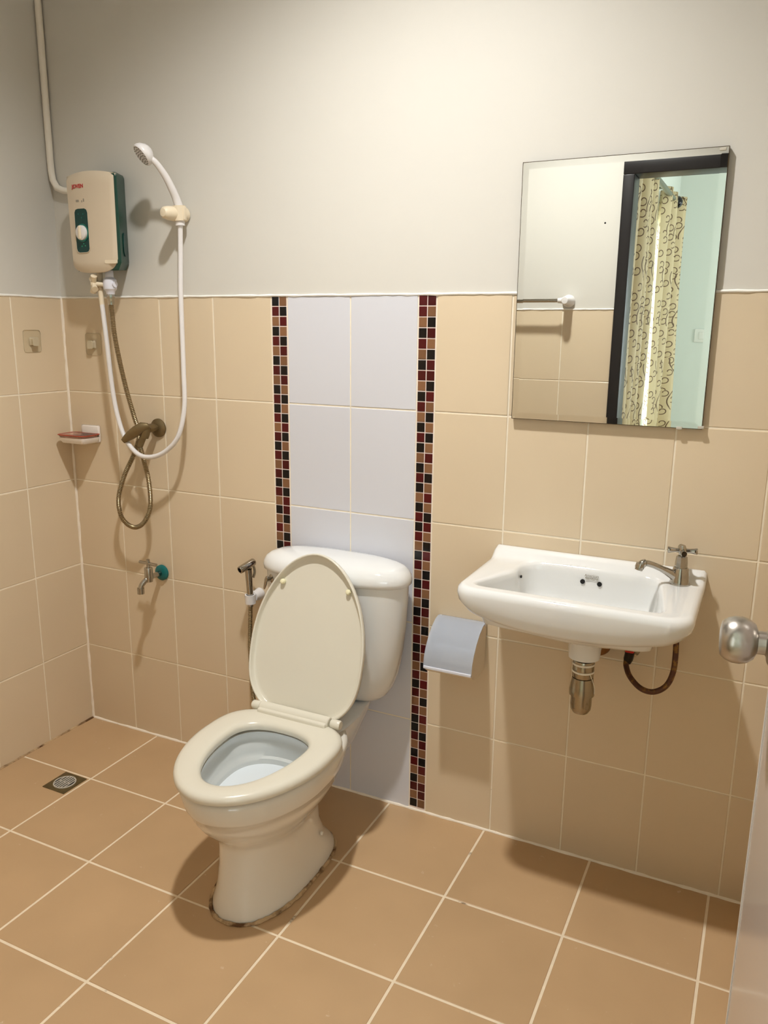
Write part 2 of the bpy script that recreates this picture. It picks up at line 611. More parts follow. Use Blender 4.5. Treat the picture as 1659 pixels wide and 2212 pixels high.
wall_back = obj('wall_back', G().box(-0.1, XR + 0.1, 0.0013, 0.11, TOP, ZC), 'paint', kind='structure', origin=(0, 0, 0))
obj('grout_bed', G().box(-0.1, XR + 0.1, 0.0013, 0.11, -0.1, TOP), 'grout', wall_back, sharp=0)
for r in range(5):
    for cs, mm, nm in ((COLS_L, 'tile', 'wall_tile'), (COLS_W, 'wtile', 'white_tile'), (COLS_R, 'tile', 'wall_tile')):
        for i in range(len(cs) - 1):
            tile(wall_back, nm, mm, cs[i:i + 2], ROWS[r:r + 2], 0, 'y', 0.0013, -1)
LSTR = ['KB', 'RK', 'BR', 'KB', 'RK', 'BR', 'KB', 'RK', 'BR', 'KB', 'RK', 'KB', 'RK', 'BR', 'RK', 'KB', 'RK', 'BR', 'RK', 'KB',
        'RK', 'BR', 'KR', 'BK', 'RB', 'BK', 'KR', 'BK', 'KR', 'RB', 'BK', 'RK', 'KB', 'BR', 'RK', 'KB', 'BR', 'RK', 'KB', 'RK',
        'BR', 'KB', 'RK', 'BR', 'KB', 'RK', 'BK', 'KR', 'RB', 'KR', 'BK', 'RB', 'KR', 'BK']
RSTR = ['RR', 'RB', 'BK', 'KR', 'RB', 'BK', 'KR', 'RR', 'BK', 'KR', 'RB', 'BK', 'KB', 'RK', 'KB', 'BR', 'KB', 'RK', 'KB', 'BR',
        'KB', 'RK', 'KR', 'RB', 'BK', 'KR', 'RB', 'BK', 'KR', 'RB', 'BK', 'KR', 'RB', 'BK', 'RB', 'KR', 'RB', 'BK', 'RB', 'KR',
        'RB', 'BK', 'RB', 'KR', 'KB', 'RK', 'BR', 'KB', 'RK', 'BR', 'KB', 'RR', 'BR', 'KB']
PITCH = (TOP - 0.010) / 54
for (x0, x1), seq in (((0.811, 0.863), LSTR), ((1.263, 1.314), RSTR)):
    strip = obj('mosaic_strip', G().box(x0 + 0.001, x1 - 0.001, 0.0007, 0.006, 0.001, TOP - 0.001), 'mgrout', wall_back, sharp=0,
                label='white grouted band of black, dark red and brown mosaic')
    xm = (x0 + x1) / 2
    for k, row in enumerate(seq):
        zt = TOP - 0.001 - k * PITCH
        for q, ch in enumerate(row):
            xa = (x0 + 0.001, xm) if q == 0 else (xm, x1 - 0.001)
            tile(strip, 'mosaic_tile', 'm' + ch.lower(), xa, (zt - PITCH, zt), 0, 'y', 0.0007, -1, gap=0.0024)

wall_left = obj('wall_left', G().box(-0.11, -0.0013, YF - 0.1, 0.1, TOP, ZC), 'paint', kind='structure', origin=(0, 0, 0))
obj('grout_bed', G().box(-0.11, -0.0013, YF - 0.1, 0.1, -0.1, TOP), 'grout', wall_left, sharp=0)
for r in range(5):
    for i in range(len(DEP) - 1):
        tile(wall_left, 'wall_tile', 'tile', DEP[i:i + 2], ROWS[r:r + 2], 0, 'x', -0.0013, 1)
wall_right = obj('wall_right', G().box(XR + 0.0013, XR + 0.11, YF, 0.1, TOP, ZC), 'paint', kind='structure', origin=(XR, 0, 0))
obj('grout_bed', G().box(XR + 0.0013, XR + 0.11, YF, 0.1, -0.1, TOP), 'grout', wall_right, sharp=0)
for r in range(5):
    for i in range(len(DEP) - 1):
        tile(wall_right, 'wall_tile', 'tile', DEP[i:i + 2], ROWS[r:r + 2], 0, 'x', XR + 0.0013, -1)

DX0, DX1, DZ = 1.478, 2.262, 2.052       # rough opening of the doorway
wf = G().box(-0.1, DX0, YB, YF - 0.0013, TOP, ZC).box(DX1, 4.4, YB, YF - 0.0013, TOP, ZC).box(DX0, DX1, YB, YF - 0.0013, DZ, ZC)
wf.box(-0.1, DX0, YB, YF - 0.01, -0.1, TOP).box(DX1, 4.4, YB, YF - 0.01, -0.1, TOP)
wall_front = obj('wall_front', wf, 'paint', kind='structure', origin=(0, YF, 0), sharp=0)
obj('grout_bed', G().box(-0.1, DX0, YF - 0.01, YF - 0.0013, -0.1, TOP).box(DX1, XR + 0.1, YF - 0.01, YF - 0.0013, -0.1, TOP), 'grout', wall_front, sharp=0)
FC = [1.478, 1.264, 1.062, 0.860, 0.658, 0.456, 0.254, 0.052, 0.0]
for r in range(5):
    for i in range(len(FC) - 1):
        tile(wall_front, 'wall_tile', 'tile', FC[i:i + 2], ROWS[r:r + 2], 0, 'y', YF - 0.0013, 1)
    tile(wall_front, 'wall_tile', 'tile', (DX1, XR), ROWS[r:r + 2], 0, 'y', YF - 0.0013, 1)
ceiling = obj('ceiling', G().box(-0.1, XR + 0.1, YF, 0.1, ZC, ZC + 0.1), 'ceil', kind='structure', sharp=0)


def bead(name, pts, rad, m, label, jit=0.0006):
    P = []
    for a, b in zip(pts, pts[1:]):
        a, b = Vector(a), Vector(b)
        n = max(2, int((b - a).length / 0.02))
        for k in range(n):
            P.append(a.lerp(b, k / n) + Vector((random.uniform(-jit, jit), random.uniform(-jit, jit), random.uniform(-jit, jit))))
    P.append(Vector(pts[-1]))
    rr = [rad * random.uniform(0.75, 1.25) for _ in range(400)]
    return obj(name, G().tube(P, lambda s: rr[int(s * 399)], n=8), m, label=label, kind='structure')


bead('trim_1', [(0.001, -0.001, 0.0), (0.001, -0.001, TOP)], 0.0048, 'caulk', 'white grout bead up the tiled corner')
bead('trim_2', [(0.0, -0.001, 0.0005), (XR, -0.001, 0.0005)], 0.0045, 'caulk', 'white caulk line along the foot of the back wall')
bead('trim_3', [(0.001, 0.0, 0.0), (0.001, YF, 0.0)], 0.0042, 'dirtcaulk', 'stained caulk line along the foot of the left wall')
bead('trim_4', [(0.0, 0.0, TOP + 0.001), (XR, 0.0, TOP + 0.001)], 0.0032, 'ceil', 'white paint ridge above the back wall tiles')
bead('trim_5', [(0.0, 0.0, TOP + 0.001), (0.0, YF, TOP + 0.001)], 0.0032, 'ceil', 'white paint ridge above the left wall tiles')
bead('trim_6', [(0.05, YF, TOP + 0.001), (DX0, YF, TOP + 0.001)], 0.0032, 'ceil', 'white paint ridge above the tiles beside the doorway')

# bedroom beyond the doorway (seen in the mirror, and where the daylight comes from)
BX0, BX1, BY1 = 1.42, 4.3, -3.9
obj('floor_bedroom', G().box(BX0 - 0.1, BX1 + 0.1, BY1 - 0.1, YF - 0.1, -0.12, 0.0), 'bedfloor', kind='structure', sharp=0)
obj('ceiling_bedroom', G().box(BX0 - 0.1, BX1 + 0.1, BY1 - 0.1, YF, ZC, ZC + 0.1), 'ceil', kind='structure', sharp=0)
W1 = (-3.05, -2.08, 0.5, 2.0)
g = G().box(BX0 - 0.1, BX0, BY1 - 0.1, W1[0], 0, ZC).box(BX0 - 0.1, BX0, W1[1], YB, 0, ZC)
g.box(BX0 - 0.1, BX0, W1[0], W1[1], 0, W1[2]).box(BX0 - 0.1, BX0, W1[0], W1[1], W1[3], ZC)
obj('wall_bedroom_left', g, 'bedpaint', kind='structure', sharp=0)
W2 = (2.50, 3.60, 0.85, 2.05)
g = G().box(BX0, W2[0], BY1 - 0.1, BY1, 0, ZC).box(W2[1], BX1, BY1 - 0.1, BY1, 0, ZC)
g.box(W2[0], W2[1], BY1 - 0.1, BY1, 0, W2[2]).box(W2[0], W2[1], BY1 - 0.1, BY1, W2[3], ZC)
obj('wall_bedroom_end', g, 'bedpaint', kind='structure', sharp=0)
W3 = (-3.35, -2.15, 0.85, 2.05)
g = G().box(BX1, BX1 + 0.1, BY1 - 0.1, W3[0], 0, ZC).box(BX1, BX1 + 0.1, W3[1], YB, 0, ZC)
g.box(BX1, BX1 + 0.1, W3[0], W3[1], 0, W3[2]).box(BX1, BX1 + 0.1, W3[0], W3[1], W3[3], ZC)
obj('wall_bedroom_right', g, 'bedpaint', kind='structure', sharp=0)

win = empty('window_1', (BX0 - 0.05, W1[0], W1[2]), kind='structure')
y0, y1, z0, z1 = W1
g = G().box(BX0 - 0.07, BX0 - 0.03, y0, y0 + 0.04, z0, z1).box(BX0 - 0.07, BX0 - 0.03, y1 - 0.04, y1, z0, z1)
g.box(BX0 - 0.07, BX0 - 0.03, y0 + 0.04, y1 - 0.04, z0, z0 + 0.04).box(BX0 - 0.07, BX0 - 0.03, y0 + 0.04, y1 - 0.04, z1 - 0.04, z1)
g.box(BX0 - 0.065, BX0 - 0.035, (y0 + y1) / 2 - 0.025, (y0 + y1) / 2 + 0.025, z0 + 0.04, z1 - 0.04)
obj('window_frame', g, 'alu', win, sharp=0)
for a, b in ((y0 + 0.04, (y0 + y1) / 2 - 0.025), ((y0 + y1) / 2 + 0.025, y1 - 0.04)):
    obj('pane', G().box(BX0 - 0.052, BX0 - 0.048, a, b, z0 + 0.04, z1 - 0.04), 'glass', win, sharp=0)
win_added_2 = empty('window_added_2', (W2[0], BY1 - 0.05, W2[2]), kind='structure')  # unseen window, made up to let in the fill behind the camera
x0, x1, z0, z1 = W2
g = G().box(x0, x0 + 0.04, BY1 - 0.07, BY1 - 0.03, z0, z1).box(x1 - 0.04, x1, BY1 - 0.07, BY1 - 0.03, z0, z1)
g.box(x0 + 0.04, x1 - 0.04, BY1 - 0.07, BY1 - 0.03, z0, z0 + 0.04).box(x0 + 0.04, x1 - 0.04, BY1 - 0.07, BY1 - 0.03, z1 - 0.04, z1)
obj('window_frame', g, 'alu', win_added_2, sharp=0)
obj('pane', G().box(x0 + 0.04, x1 - 0.04, BY1 - 0.052, BY1 - 0.048, z0 + 0.04, z1 - 0.04), 'glass', win_added_2, sharp=0)

win_added_3 = empty('window_added_3', (BX1 + 0.05, W3[0], W3[2]), kind='structure')  # unseen window, added only to carry the fill from the right
y0, y1, z0, z1 = W3
g = G().box(BX1 + 0.03, BX1 + 0.07, y0, y0 + 0.04, z0, z1).box(BX1 + 0.03, BX1 + 0.07, y1 - 0.04, y1, z0, z1)
g.box(BX1 + 0.03, BX1 + 0.07, y0 + 0.04, y1 - 0.04, z0, z0 + 0.04).box(BX1 + 0.03, BX1 + 0.07, y0 + 0.04, y1 - 0.04, z1 - 0.04, z1)
obj('window_frame', g, 'alu', win_added_3, sharp=0)
obj('pane', G().box(BX1 + 0.048, BX1 + 0.052, y0 + 0.04, y1 - 0.04, z0 + 0.04, z1 - 0.04), 'glass', win_added_3, sharp=0)

# doorway and open door
door = empty('door_1', (2.215, YF, 0), kind='structure')
for a, b in ((DX0, DX0 + 0.045), (DX1 - 0.045, DX1)):
    obj('door_jamb', G().box(a, b, YB - 0.012, YF + 0.012, 0.001, DZ - 0.05, bev=0.003), 'blackwood', door)
obj('door_head', G().box(DX0, DX1, YB - 0.012, YF + 0.012, DZ - 0.05, DZ, bev=0.003), 'blackwood', door)
hx, hy, ex, ey = 2.2000, -1.553, 2.1458, -0.925
dv = Vector((ex - hx, ey - hy, 0)).normalized()
nv = Vector((-dv.y, dv.x, 0))
if nv.x > 0:
    nv = -nv                                    # bathroom face looks to -x


def dpt(s, d, z):
    p = Vector((hx, hy, 0)) + dv * s - nv * d
    return (p.x, p.y, z)


LEN = (Vector((ex, ey, 0)) - Vector((hx, hy, 0))).length


def dbox(g, s0, s1, d0, d1, z0, z1):
    vs = [dpt(s0, d0, z0), dpt(s1, d0, z0), dpt(s1, d1, z0), dpt(s0, d1, z0), dpt(s0, d0, z1), dpt(s1, d0, z1), dpt(s1, d1, z1), dpt(s0, d1, z1)]
    return g.add(vs, [(0, 3, 2, 1), (4, 5, 6, 7), (0, 1, 5, 4), (1, 2, 6, 5), (2, 3, 7, 6), (3, 0, 4, 7)])


leaf = obj('door_leaf', dbox(G(), 0, LEN, 0, 0.034, 0.012, 1.995), 'doorleaf', door, sharp=0)
obj('edge_strip', dbox(G(), LEN - 0.006, LEN + 0.0008, -0.0012, 0.034, 0.012, 1.995), 'white_pl', leaf, sharp=0, label='pale edge strip of the door leaf')
kp = Vector(dpt(LEN - 0.058, -0.0045, 1.046))
obj('rosette', G().lathe([(0.001, -0.0045), (0.030, -0.0045), (0.030, 0.004), (0.022, 0.009), (0.016, 0.010), (0.0135, 0.012), (0.0135, 0.022), (0.001, 0.022)], kp, nv, 32), 'steel', leaf)
obj('door_knob', G().lathe([(0.001, 0.016), (0.0115, 0.016), (0.0125, 0.020), (0.0205, 0.0235), (0.0255, 0.030), (0.0275, 0.038), (0.0272, 0.046),
                            (0.0245, 0.0535), (0.0205, 0.0585), (0.0195, 0.0592), (0.012, 0.0606), (0.001, 0.0612)], kp, nv, 48), 'steel', leaf, sharp=50)

# ------------------------------------------------------------------ ceiling lamp
lamp = empty('ceiling_lamp', (LAMP.x, LAMP.y, ZC), 'round white downlight on the bathroom ceiling', 'lamp')
obj('lamp_can', G().lathe([(0.001, 0.0), (0.085, 0.0), (0.090, -0.006), (0.086, -0.050), (0.080, -0.052), (0.072, -0.046), (0.066, -0.012), (0.001, -0.010)], (LAMP.x, LAMP.y, ZC), (0, 0, 1), 40), 'white_pl', lamp)
obj('lamp_disc', G().lathe([(0.001, -0.014), (0.062, -0.014), (0.062, -0.017), (0.001, -0.017)], (LAMP.x, LAMP.y, ZC), (0, 0, 1), 32), emit('lamp_glow', (1.0, 0.93, 0.82), 12.0), lamp)
sl = bpy.data.lights.new('downlight_beam', 'SPOT')
sl.energy = LAMP_POWER
sl.color = (1.0, 0.985, 0.955)
sl.spot_size = math.radians(136)
sl.spot_blend = 1.0
sl.shadow_soft_size = 0.045
so_ = bpy.data.objects.new('downlight_beam', sl)
so_.location = (0, 0, LAMP.z - ZC)
so_.parent = lamp
COL.objects.link(so_)


# ------------------------------------------------------------------ toilet
TX = 1.064
NR = 64


def egg(yb, yc, yf, hw, pb=2.6, pf=2.1, cx=TX, n=NR):
    out = []
    for k in range(n):
        t = 2 * math.pi * k / n
        c, s = math.cos(t), math.sin(t)
        p = pb if s > 0 else pf
        x = hw * math.copysign(abs(c) ** (2 / p), c)
        L = (yb - yc) if s > 0 else (yc - yf)
        out.append((cx + x, yc + L * math.copysign(abs(s) ** (2 / p), s)))
    return out


def ring(o, z):
    return [(x, y, z) for x, y in o]


toilet = empty('toilet', (TX, -0.4, 0), 'white two piece toilet with raised cream seat lid against the white tile panel', 'toilet')
rings = []
for z, yb, yc, yf, hw, pb, pf in [
        (0.000, -0.215, -0.42, -0.628, 0.108, 3.2, 2.3), (0.018, -0.217, -0.42, -0.626, 0.107, 3.2, 2.3), (0.030, -0.225, -0.42, -0.622, 0.101, 3.0, 2.3),
        (0.070, -0.258, -0.42, -0.612, 0.093, 3.0, 2.3), (0.120, -0.278, -0.43, -0.603, 0.090, 3.0, 2.3), (0.165, -0.282, -0.44, -0.598, 0.092, 3.0, 2.3),
        (0.185, -0.280, -0.445, -0.600, 0.098, 2.8, 2.2), (0.203, -0.275, -0.45, -0.612, 0.109, 2.6, 2.1), (0.225, -0.265, -0.45, -0.638, 0.127, 2.5, 2.05),
        (0.249, -0.250, -0.445, -0.660, 0.143, 2.5, 2.0), (0.274, -0.235, -0.445, -0.676, 0.155, 2.5, 2.0), (0.298, -0.225, -0.45, -0.685, 0.161, 2.5, 1.97),
        (0.302, -0.222, -0.45, -0.691, 0.1665, 2.5, 1.97), (0.309, -0.22, -0.455, -0.695, 0.169, 2.6, 1.95), (0.347, -0.215, -0.457, -0.706, 0.1745, 2.8, 1.93),
        (0.357, -0.217, -0.457, -0.703, 0.1720, 2.8, 1.93), (0.3625, -0.225, -0.457, -0.694, 0.164, 2.8, 1.93),
        (0.3625, -0.360, -0.455, -0.656, 0.114, 2.4, 2.0)]:
    rings.append(ring(egg(yb, yc, yf, hw, pb, pf), z))
bowl = obj('bowl', G().loft(rings, cap1=False), 'ceramic_bowl', toilet, sharp=60)
rings = []
for z, yb, yc, yf, hw, pb, pf in [
        (0.3625, -0.360, -0.455, -0.656, 0.114, 2.4, 2.0), (0.356, -0.354, -0.455, -0.668, 0.124, 2.4, 2.0), (0.334, -0.352, -0.455, -0.670, 0.126, 2.4, 2.0),
        (0.327, -0.356, -0.455, -0.666, 0.122, 2.4, 2.0), (0.304, -0.352, -0.455, -0.660, 0.117, 2.3, 2.0), (0.290, -0.352, -0.455, -0.655, 0.114, 2.3, 2.0),
        (0.286, -0.360, -0.455, -0.647, 0.107, 2.3, 2.0), (0.280, -0.360, -0.455, -0.645, 0.106, 2.3, 2.0),
        (0.250, -0.362, -0.455, -0.625, 0.098, 2.3, 2.0), (0.225, -0.372, -0.455, -0.598, 0.088, 2.2, 2.0), (0.20, -0.385, -0.45, -0.56, 0.07, 2.2, 2.1),
        (0.15, -0.41, -0.45, -0.51, 0.04, 2.1, 2.1)]:
    rings.append(ring(egg(yb, yc, yf, hw, pb, pf), z))
obj('bowl_interior', G().loft(rings, cap0=False), 'ceramic_in', bowl, sharp=60, label='cool white glazed inside of the bowl')
# rear shelf that carries the tank
sh = []
for z, hw, yb_, yf_ in [(0.215, 0.060, -0.10, -0.33), (0.25, 0.075, -0.06, -0.33), (0.30, 0.092, -0.04, -0.33), (0.342, 0.108, -0.03, -0.33), (0.3625, 0.112, -0.03, -0.33), (0.3665, 0.106, -0.034, -0.33)]:
    o = []
    for k in range(40):
        t = 2 * math.pi * k / 40
        c, s = math.cos(t), math.sin(t)
        o.append((TX + hw * math.copysign(abs(c) ** 0.45, c) * (1.0 if s > 0 else 1.12 + 0.0 * s), (yb_ + yf_) / 2 + (yb_ - yf_) / 2 * math.copysign(abs(s) ** 0.45, s), z))
    sh.append(o)
obj('rear_shelf', G().loft(sh), 'ceramic', toilet, sharp=50)
obj('water', G().loft([ring(egg(-0.3605, -0.455, -0.6425, 0.1045, 2.3, 2.0), 0.2690), ring(egg(-0.3605, -0.455, -0.643, 0.105, 2.3, 2.0), 0.2720)]), 'water', toilet, sharp=20)
rr = random.Random(3)
base_out = egg(-0.212, -0.42, -0.632, 0.111, 3.2, 2.3, n=120)
obj('floor_seal', G().tube([(x + rr.uniform(-.001, .001), y + rr.uniform(-.001, .001), 0.003) for x, y in base_out + base_out[:1]], lambda s: 0.0055 * rr.uniform(0.6, 1.2), n=7), 'dirtcaulk', toilet,
    label='stained sealant line around the toilet foot')
obj('bolt_cap', G().lathe([(0.001, 0.0), (0.006, 0.0), (0.005, 0.004), (0.001, 0.0055)], (TX + 0.0905, -0.33, 0.085), (1, 0, 0.15), 14), 'ceramic_bowl', toilet)

# seat ring
so = (-0.297, -0.457, -0.718, 0.1835, 3.2, 1.93)
hi = (-0.368, -0.449, -0.657, 0.110, 2.43, 2.0)


def inset(e, d):
    return (e[0] - d, e[1], e[2] + d, e[3] - d, e[4], e[5])


rings = [ring(egg(*inset(so, 0.008)), 0.3700), ring(egg(*inset(so, 0.001)), 0.3720), ring(egg(*so), 0.3785), ring(egg(*inset(so, 0.001)), 0.3845),
         ring(egg(*inset(so, 0.005)), 0.3900), ring(egg(*inset(so, 0.013)), 0.3930), ring(egg(*inset(so, 0.026)), 0.3940),
         ring(egg(*inset(hi, -0.022)), 0.3930), ring(egg(*inset(hi, -0.010)), 0.3910), ring(egg(*inset(hi, -0.003)), 0.3865), ring(egg(*hi), 0.3795), ring(egg(*inset(hi, -0.002)), 0.3700)]
obj('seat', G().loft(rings, closed=True), 'seat', toilet, sharp=60)

# raised lid: outline in its own tilted plane
HB = Vector((TX, -0.298, 0.3835))
lean = 0.282
UPV = Vector((0, math.sin(lean), math.cos(lean)))
NRM = Vector((0, -math.cos(lean), math.sin(lean)))   # towards the viewer


def lid_out(d):
    pts = []
    e = (-0.004, 0.179, 0.4395, 0.1725)
    for k in range(NR):
        t = 2 * math.pi * k / NR
        c, s = math.cos(t), math.sin(t)
        if s > 0:
            p = 1.90
            x = (e[3] - d) * math.copysign(abs(c) ** (2 / p), c)
            y = e[1] + (e[2] - e[1] - d) * abs(s) ** (2 / p)
        else:
            p = 3.0
            x = (e[3] - d) * math.copysign(abs(c) ** (2 / p), c)
            y = e[1] - (e[1] - e[0] - d) * abs(s) ** (2 / p)
            x *= 1 - 0.03 * abs(s) ** 2
        pts.append((x, y))
    return pts


def lring(d, h):
    return [HB + Vector((x, 0, 0)) + UPV * y + NRM * h for x, y in lid_out(d)]


lid = obj('seat_lid', G().loft([lring(0.03, -0.0125), lring(0.008, -0.0115), lring(0.002, -0.008), lring(0.0, 0.0), lring(0.0, 0.0060), lring(0.0012, 0.0082), lring(0.003, 0.0088),
                                lring(0.0052, 0.0080), lring(0.0062, 0.0060), lring(0.0075, -0.0040), lring(0.011, -0.0068), lring(0.018, -0.0075), lring(0.10, -0.0075)]), 'seat', toilet, sharp=60)
for sx in (-1, 1):
    c = HB + Vector((sx * 0.1015, 0, 0)) + UPV * 0.351 + NRM * (-0.0075)
    obj('bumper', G().lathe([(0.001, 0.0), (0.0062, 0.0), (0.0076, 0.004), (0.0072, 0.009), (0.0050, 0.0122), (0.001, 0.0132)], c, NRM, 18), 'bumper', lid)
    # hinge ears
    ec = Vector((TX + sx * 0.1215, -0.304, 0.3960))
    obj('hinge_ear', G().lathe([(0.001, -0.014), (0.0105, -0.014), (0.0125, -0.011), (0.0125, 0.011), (0.0105, 0.014), (0.001, 0.014)], ec, (1, 0, 0), 20), 'seat', lid)
obj('hinge_bar', G().lathe([(0.001, -0.106), (0.0135, -0.106), (0.0155, -0.1035), (0.0155, 0.1035), (0.0135, 0.106), (0.001, 0.106)], (TX, -0.309, 0.3985), (1, 0, 0), 28)
    .box(TX - 0.1045, TX + 0.1045, -0.334, -0.300, 0.3800, 0.4040, bev=0.005), 'seat', toilet)


# tank
def tank_out(hw, yb, yf, p=2.4, n=72):
    out = []
    yc, hd = (yb + yf) / 2, (yb - yf) / 2
    for k in range(n):
        t = 2 * math.pi * k / n
        c, s_ = math.cos(t), math.sin(t)
        out.append((TX + 0.001 + hw * math.copysign(abs(c) ** (2 / p), c), yc + hd * math.copysign(abs(s_) ** (2 / (p if s_ < 0 else p + 0.5)), s_)))
    return out


tr = []
for z, hw, yf in [(0.3665, 0.105, -0.104), (0.368, 0.122, -0.116), (0.375, 0.139, -0.128), (0.390, 0.155, -0.138), (0.415, 0.171, -0.147), (0.46, 0.188, -0.155), (0.53, 0.202, -0.162),
                  (0.60, 0.2105, -0.166), (0.68, 0.2155, -0.169), (0.727, 0.2170, -0.170)]:
    tr.append(ring(tank_out(hw, -0.010, yf), z))
obj('tank', G().loft(tr), 'ceramic', toilet, sharp=50)
lr = []
for z, hw, yb, yf in [(0.7225, 0.212, -0.012, -0.166), (0.7225, 0.221, -0.007, -0.174), (0.7255, 0.2255, -0.005, -0.178), (0.736, 0.2265, -0.004, -0.179), (0.748, 0.2240, -0.005, -0.1765),
                      (0.760, 0.2165, -0.009, -0.170), (0.769, 0.2040, -0.015, -0.159), (0.776, 0.1820, -0.024, -0.142), (0.781, 0.1450, -0.036, -0.122), (0.783, 0.090, -0.055, -0.102)]:
    lr.append(ring(tank_out(hw, yb, yf, p=2.35), z))
obj('tank_lid', G().loft(lr), 'ceramic', toilet, sharp=60)
fl = Vector((TX - 0.176, -0.139, 0.700))
fd = Vector((-0.5, -0.86, 0)).normalized()
pad = []
for t_, wd_, th_ in ((-0.012, 0.003, 0.002), (-0.006, 0.0068, 0.0036), (0.004, 0.0078, 0.0042), (0.018, 0.0064, 0.0036), (0.030, 0.0050, 0.003), (0.035, 0.002, 0.0015)):
    c = fl + fd * 0.019 + Vector((-0.35, 0.18, -0.92)) * t_
    e = fd.cross(Vector((0, 0, 1))).normalized()
    pad.append([c + e * wd_ * math.cos(k * math.pi / 8) + fd * th_ * math.sin(k * math.pi / 8) for k in range(16)])
obj('flush_lever', G().lathe([(0.001, 0.0), (0.013, 0.0), (0.013, 0.004), (0.0075, 0.007), (0.0065, 0.018), (0.001, 0.019)], fl, fd, 20).loft(pad), 'chrome', toilet)

# ------------------------------------------------------------------ washbasin
BXL, BXR = 1.499, 2.017
BCX = (BXL + BXR) / 2
BHW = (BXR - BXL) / 2
basin = empty('washbasin', (BCX, 0, 0.63), 'white wall hung ceramic washbasin under the mirror', 'sink')


def basin_outer(d, dback=0.0, n=96, yfront=-0.326):
    """outline in plan, starts back right and goes round the front to back left; d = inset"""
    x0, x1, yb, yf = BXL + d, BXR - d, -0.002 - dback, yfront + d
    r = max(0.012, 0.050 - 0.3 * d)
    pts = []
    side = 14
    for k in range(side):
        pts.append((x1, yb + (yf + r - yb) * k / side))
    for k in range(14):
        t = math.pi / 2 * k / 14
        pts.append((x1 - r + r * math.cos(t), yf + r - r * math.sin(t)))
    fr = n - 2 * side - 28 - 16
    for k in range(fr + 1):
        u = k / fr
        pts.append((x1 - r + (x0 - x1 + 2 * r) * u, yf))
    for k in range(1, 14):
        t = math.pi / 2 * k / 14
        pts.append((x0 + r - r * math.sin(t), yf + r - r * math.cos(t)))
    for k in range(side + 1):
        pts.append((x0, yf + r + (yb - yf - r) * k / side))
    for k in range(1, 17):
        pts.append((x0 + (x1 - x0) * k / 17, yb))
    # slight bow of the front
    out = []
    for x, y in pts:
        u = (x - BCX) / BHW
        wgt = max(0.0, -y / 0.33)
        out.append((x, y - 0.004 * (1 - u * u) * wgt))
    return out


def deck_z(y):
    # raised lip at the wall that sweeps down to the deck
    t = min(1.0, max(0.0, (-y - 0.006) / 0.052))
    return 0.8250 + 0.0235 * (0.5 + 0.5 * math.cos(math.pi * t)) ** 1.3


def bot_z(x, y):
    u = (x - BCX) / BHW
    return 0.825 - (0.046 + 0.040 * (1 - abs(u) ** 2.4)) + 0.0 * y


def resample(poly, n):
    P = [Vector((p[0], p[1])) for p in poly]
    P.append(P[0])
    L = [0]
    for a, b in zip(P, P[1:]):
        L.append(L[-1] + (b - a).length)
    out, k = [], 0
    for i in range(n):
        s = L[-1] * i / n
        while L[k + 1] < s:
            k += 1
        out.append(tuple(P[k].lerp(P[k + 1], (s - L[k]) / (L[k + 1] - L[k]))))
    return out


NB = len(basin_outer(0))
# bowl opening, same start and direction (back right corner, then down the right side and round)
open_pts = [(1.905, -0.050), (1.918, -0.066), (1.925, -0.095), (1.938, -0.170), (1.950, -0.245), (1.951, -0.268), (1.945, -0.283), (1.925, -0.289), (1.85, -0.290), (1.75, -0.290), (1.65, -0.290),
            (1.57, -0.289), (1.548, -0.285), (1.539, -0.272), (1.541, -0.258), (1.556, -0.222), (1.574, -0.180), (1.590, -0.146), (1.5925, -0.128), (1.591, -0.108), (1.5935, -0.088), (1.600, -0.070), (1.612, -0.056), (1.63, -0.049),
            (1.70, -0.047), (1.80, -0.047), (1.87, -0.047)]
# densify smoothly then give it NB points matched by angle to the outer outline
dense = spline([(x, y, 0) for x, y in open_pts + open_pts[:1]], 12)
dense = [(p.x, p.y) for p in dense]
bc = (1.755, -0.165)


def by_angle(poly, angs):
    A = [(math.atan2(y - bc[1], x - bc[0]), x, y) for x, y in poly]
    out = []
    for a in angs:
        dx, dy = math.cos(a), math.sin(a)
        best, bd = None, 9
        for (x0, y0), (x1, y1) in zip(poly, poly[1:] + poly[:1]):
            ex_, ey_ = x1 - x0, y1 - y0
            den = dx * ey_ - dy * ex_
            if abs(den) < 1e-12:
                continue
            t = ((x0 - bc[0]) * ey_ - (y0 - bc[1]) * ex_) / den
            u = ((x0 - bc[0]) * dy - (y0 - bc[1]) * dx) / den
            if t > 0 and -1e-6 <= u <= 1 + 1e-6 and t < bd:
                best, bd = (bc[0] + dx * t, bc[1] + dy * t), t
        out.append(best if best else out[-1])
    return out


outer0 = basin_outer(0.0)
angs = [math.atan2(y - bc[1], x - bc[0]) for x, y in outer0]
opening = by_angle(dense, angs)
floor_o = [(1.775 + 0.135 * math.cos(a), -0.168 + 0.085 * math.sin(a)) for a in angs]
rings = []
# underside neck -> body -> apron -> rim -> deck -> bowl
neck = [(1.777 + 0.036 * math.cos(a), -0.168 + 0.036 * math.sin(a)) for a in angs]
neck2 = [(1.777 + 0.039 * math.cos(a), -0.168 + 0.039 * math.sin(a)) for a in angs]
belly = [(1.777 + 0.078 * math.cos(a), -0.165 + 0.064 * math.sin(a)) for a in angs]
rings.append(ring(neck, 0.648))
rings.append(ring(neck2, 0.690))
rings.append(ring(belly, 0.708))


def mixo(a, b, t):
    return [(p[0] * (1 - t) + q[0] * t, p[1] * (1 - t) + q[1] * t) for p, q in zip(a, b)]


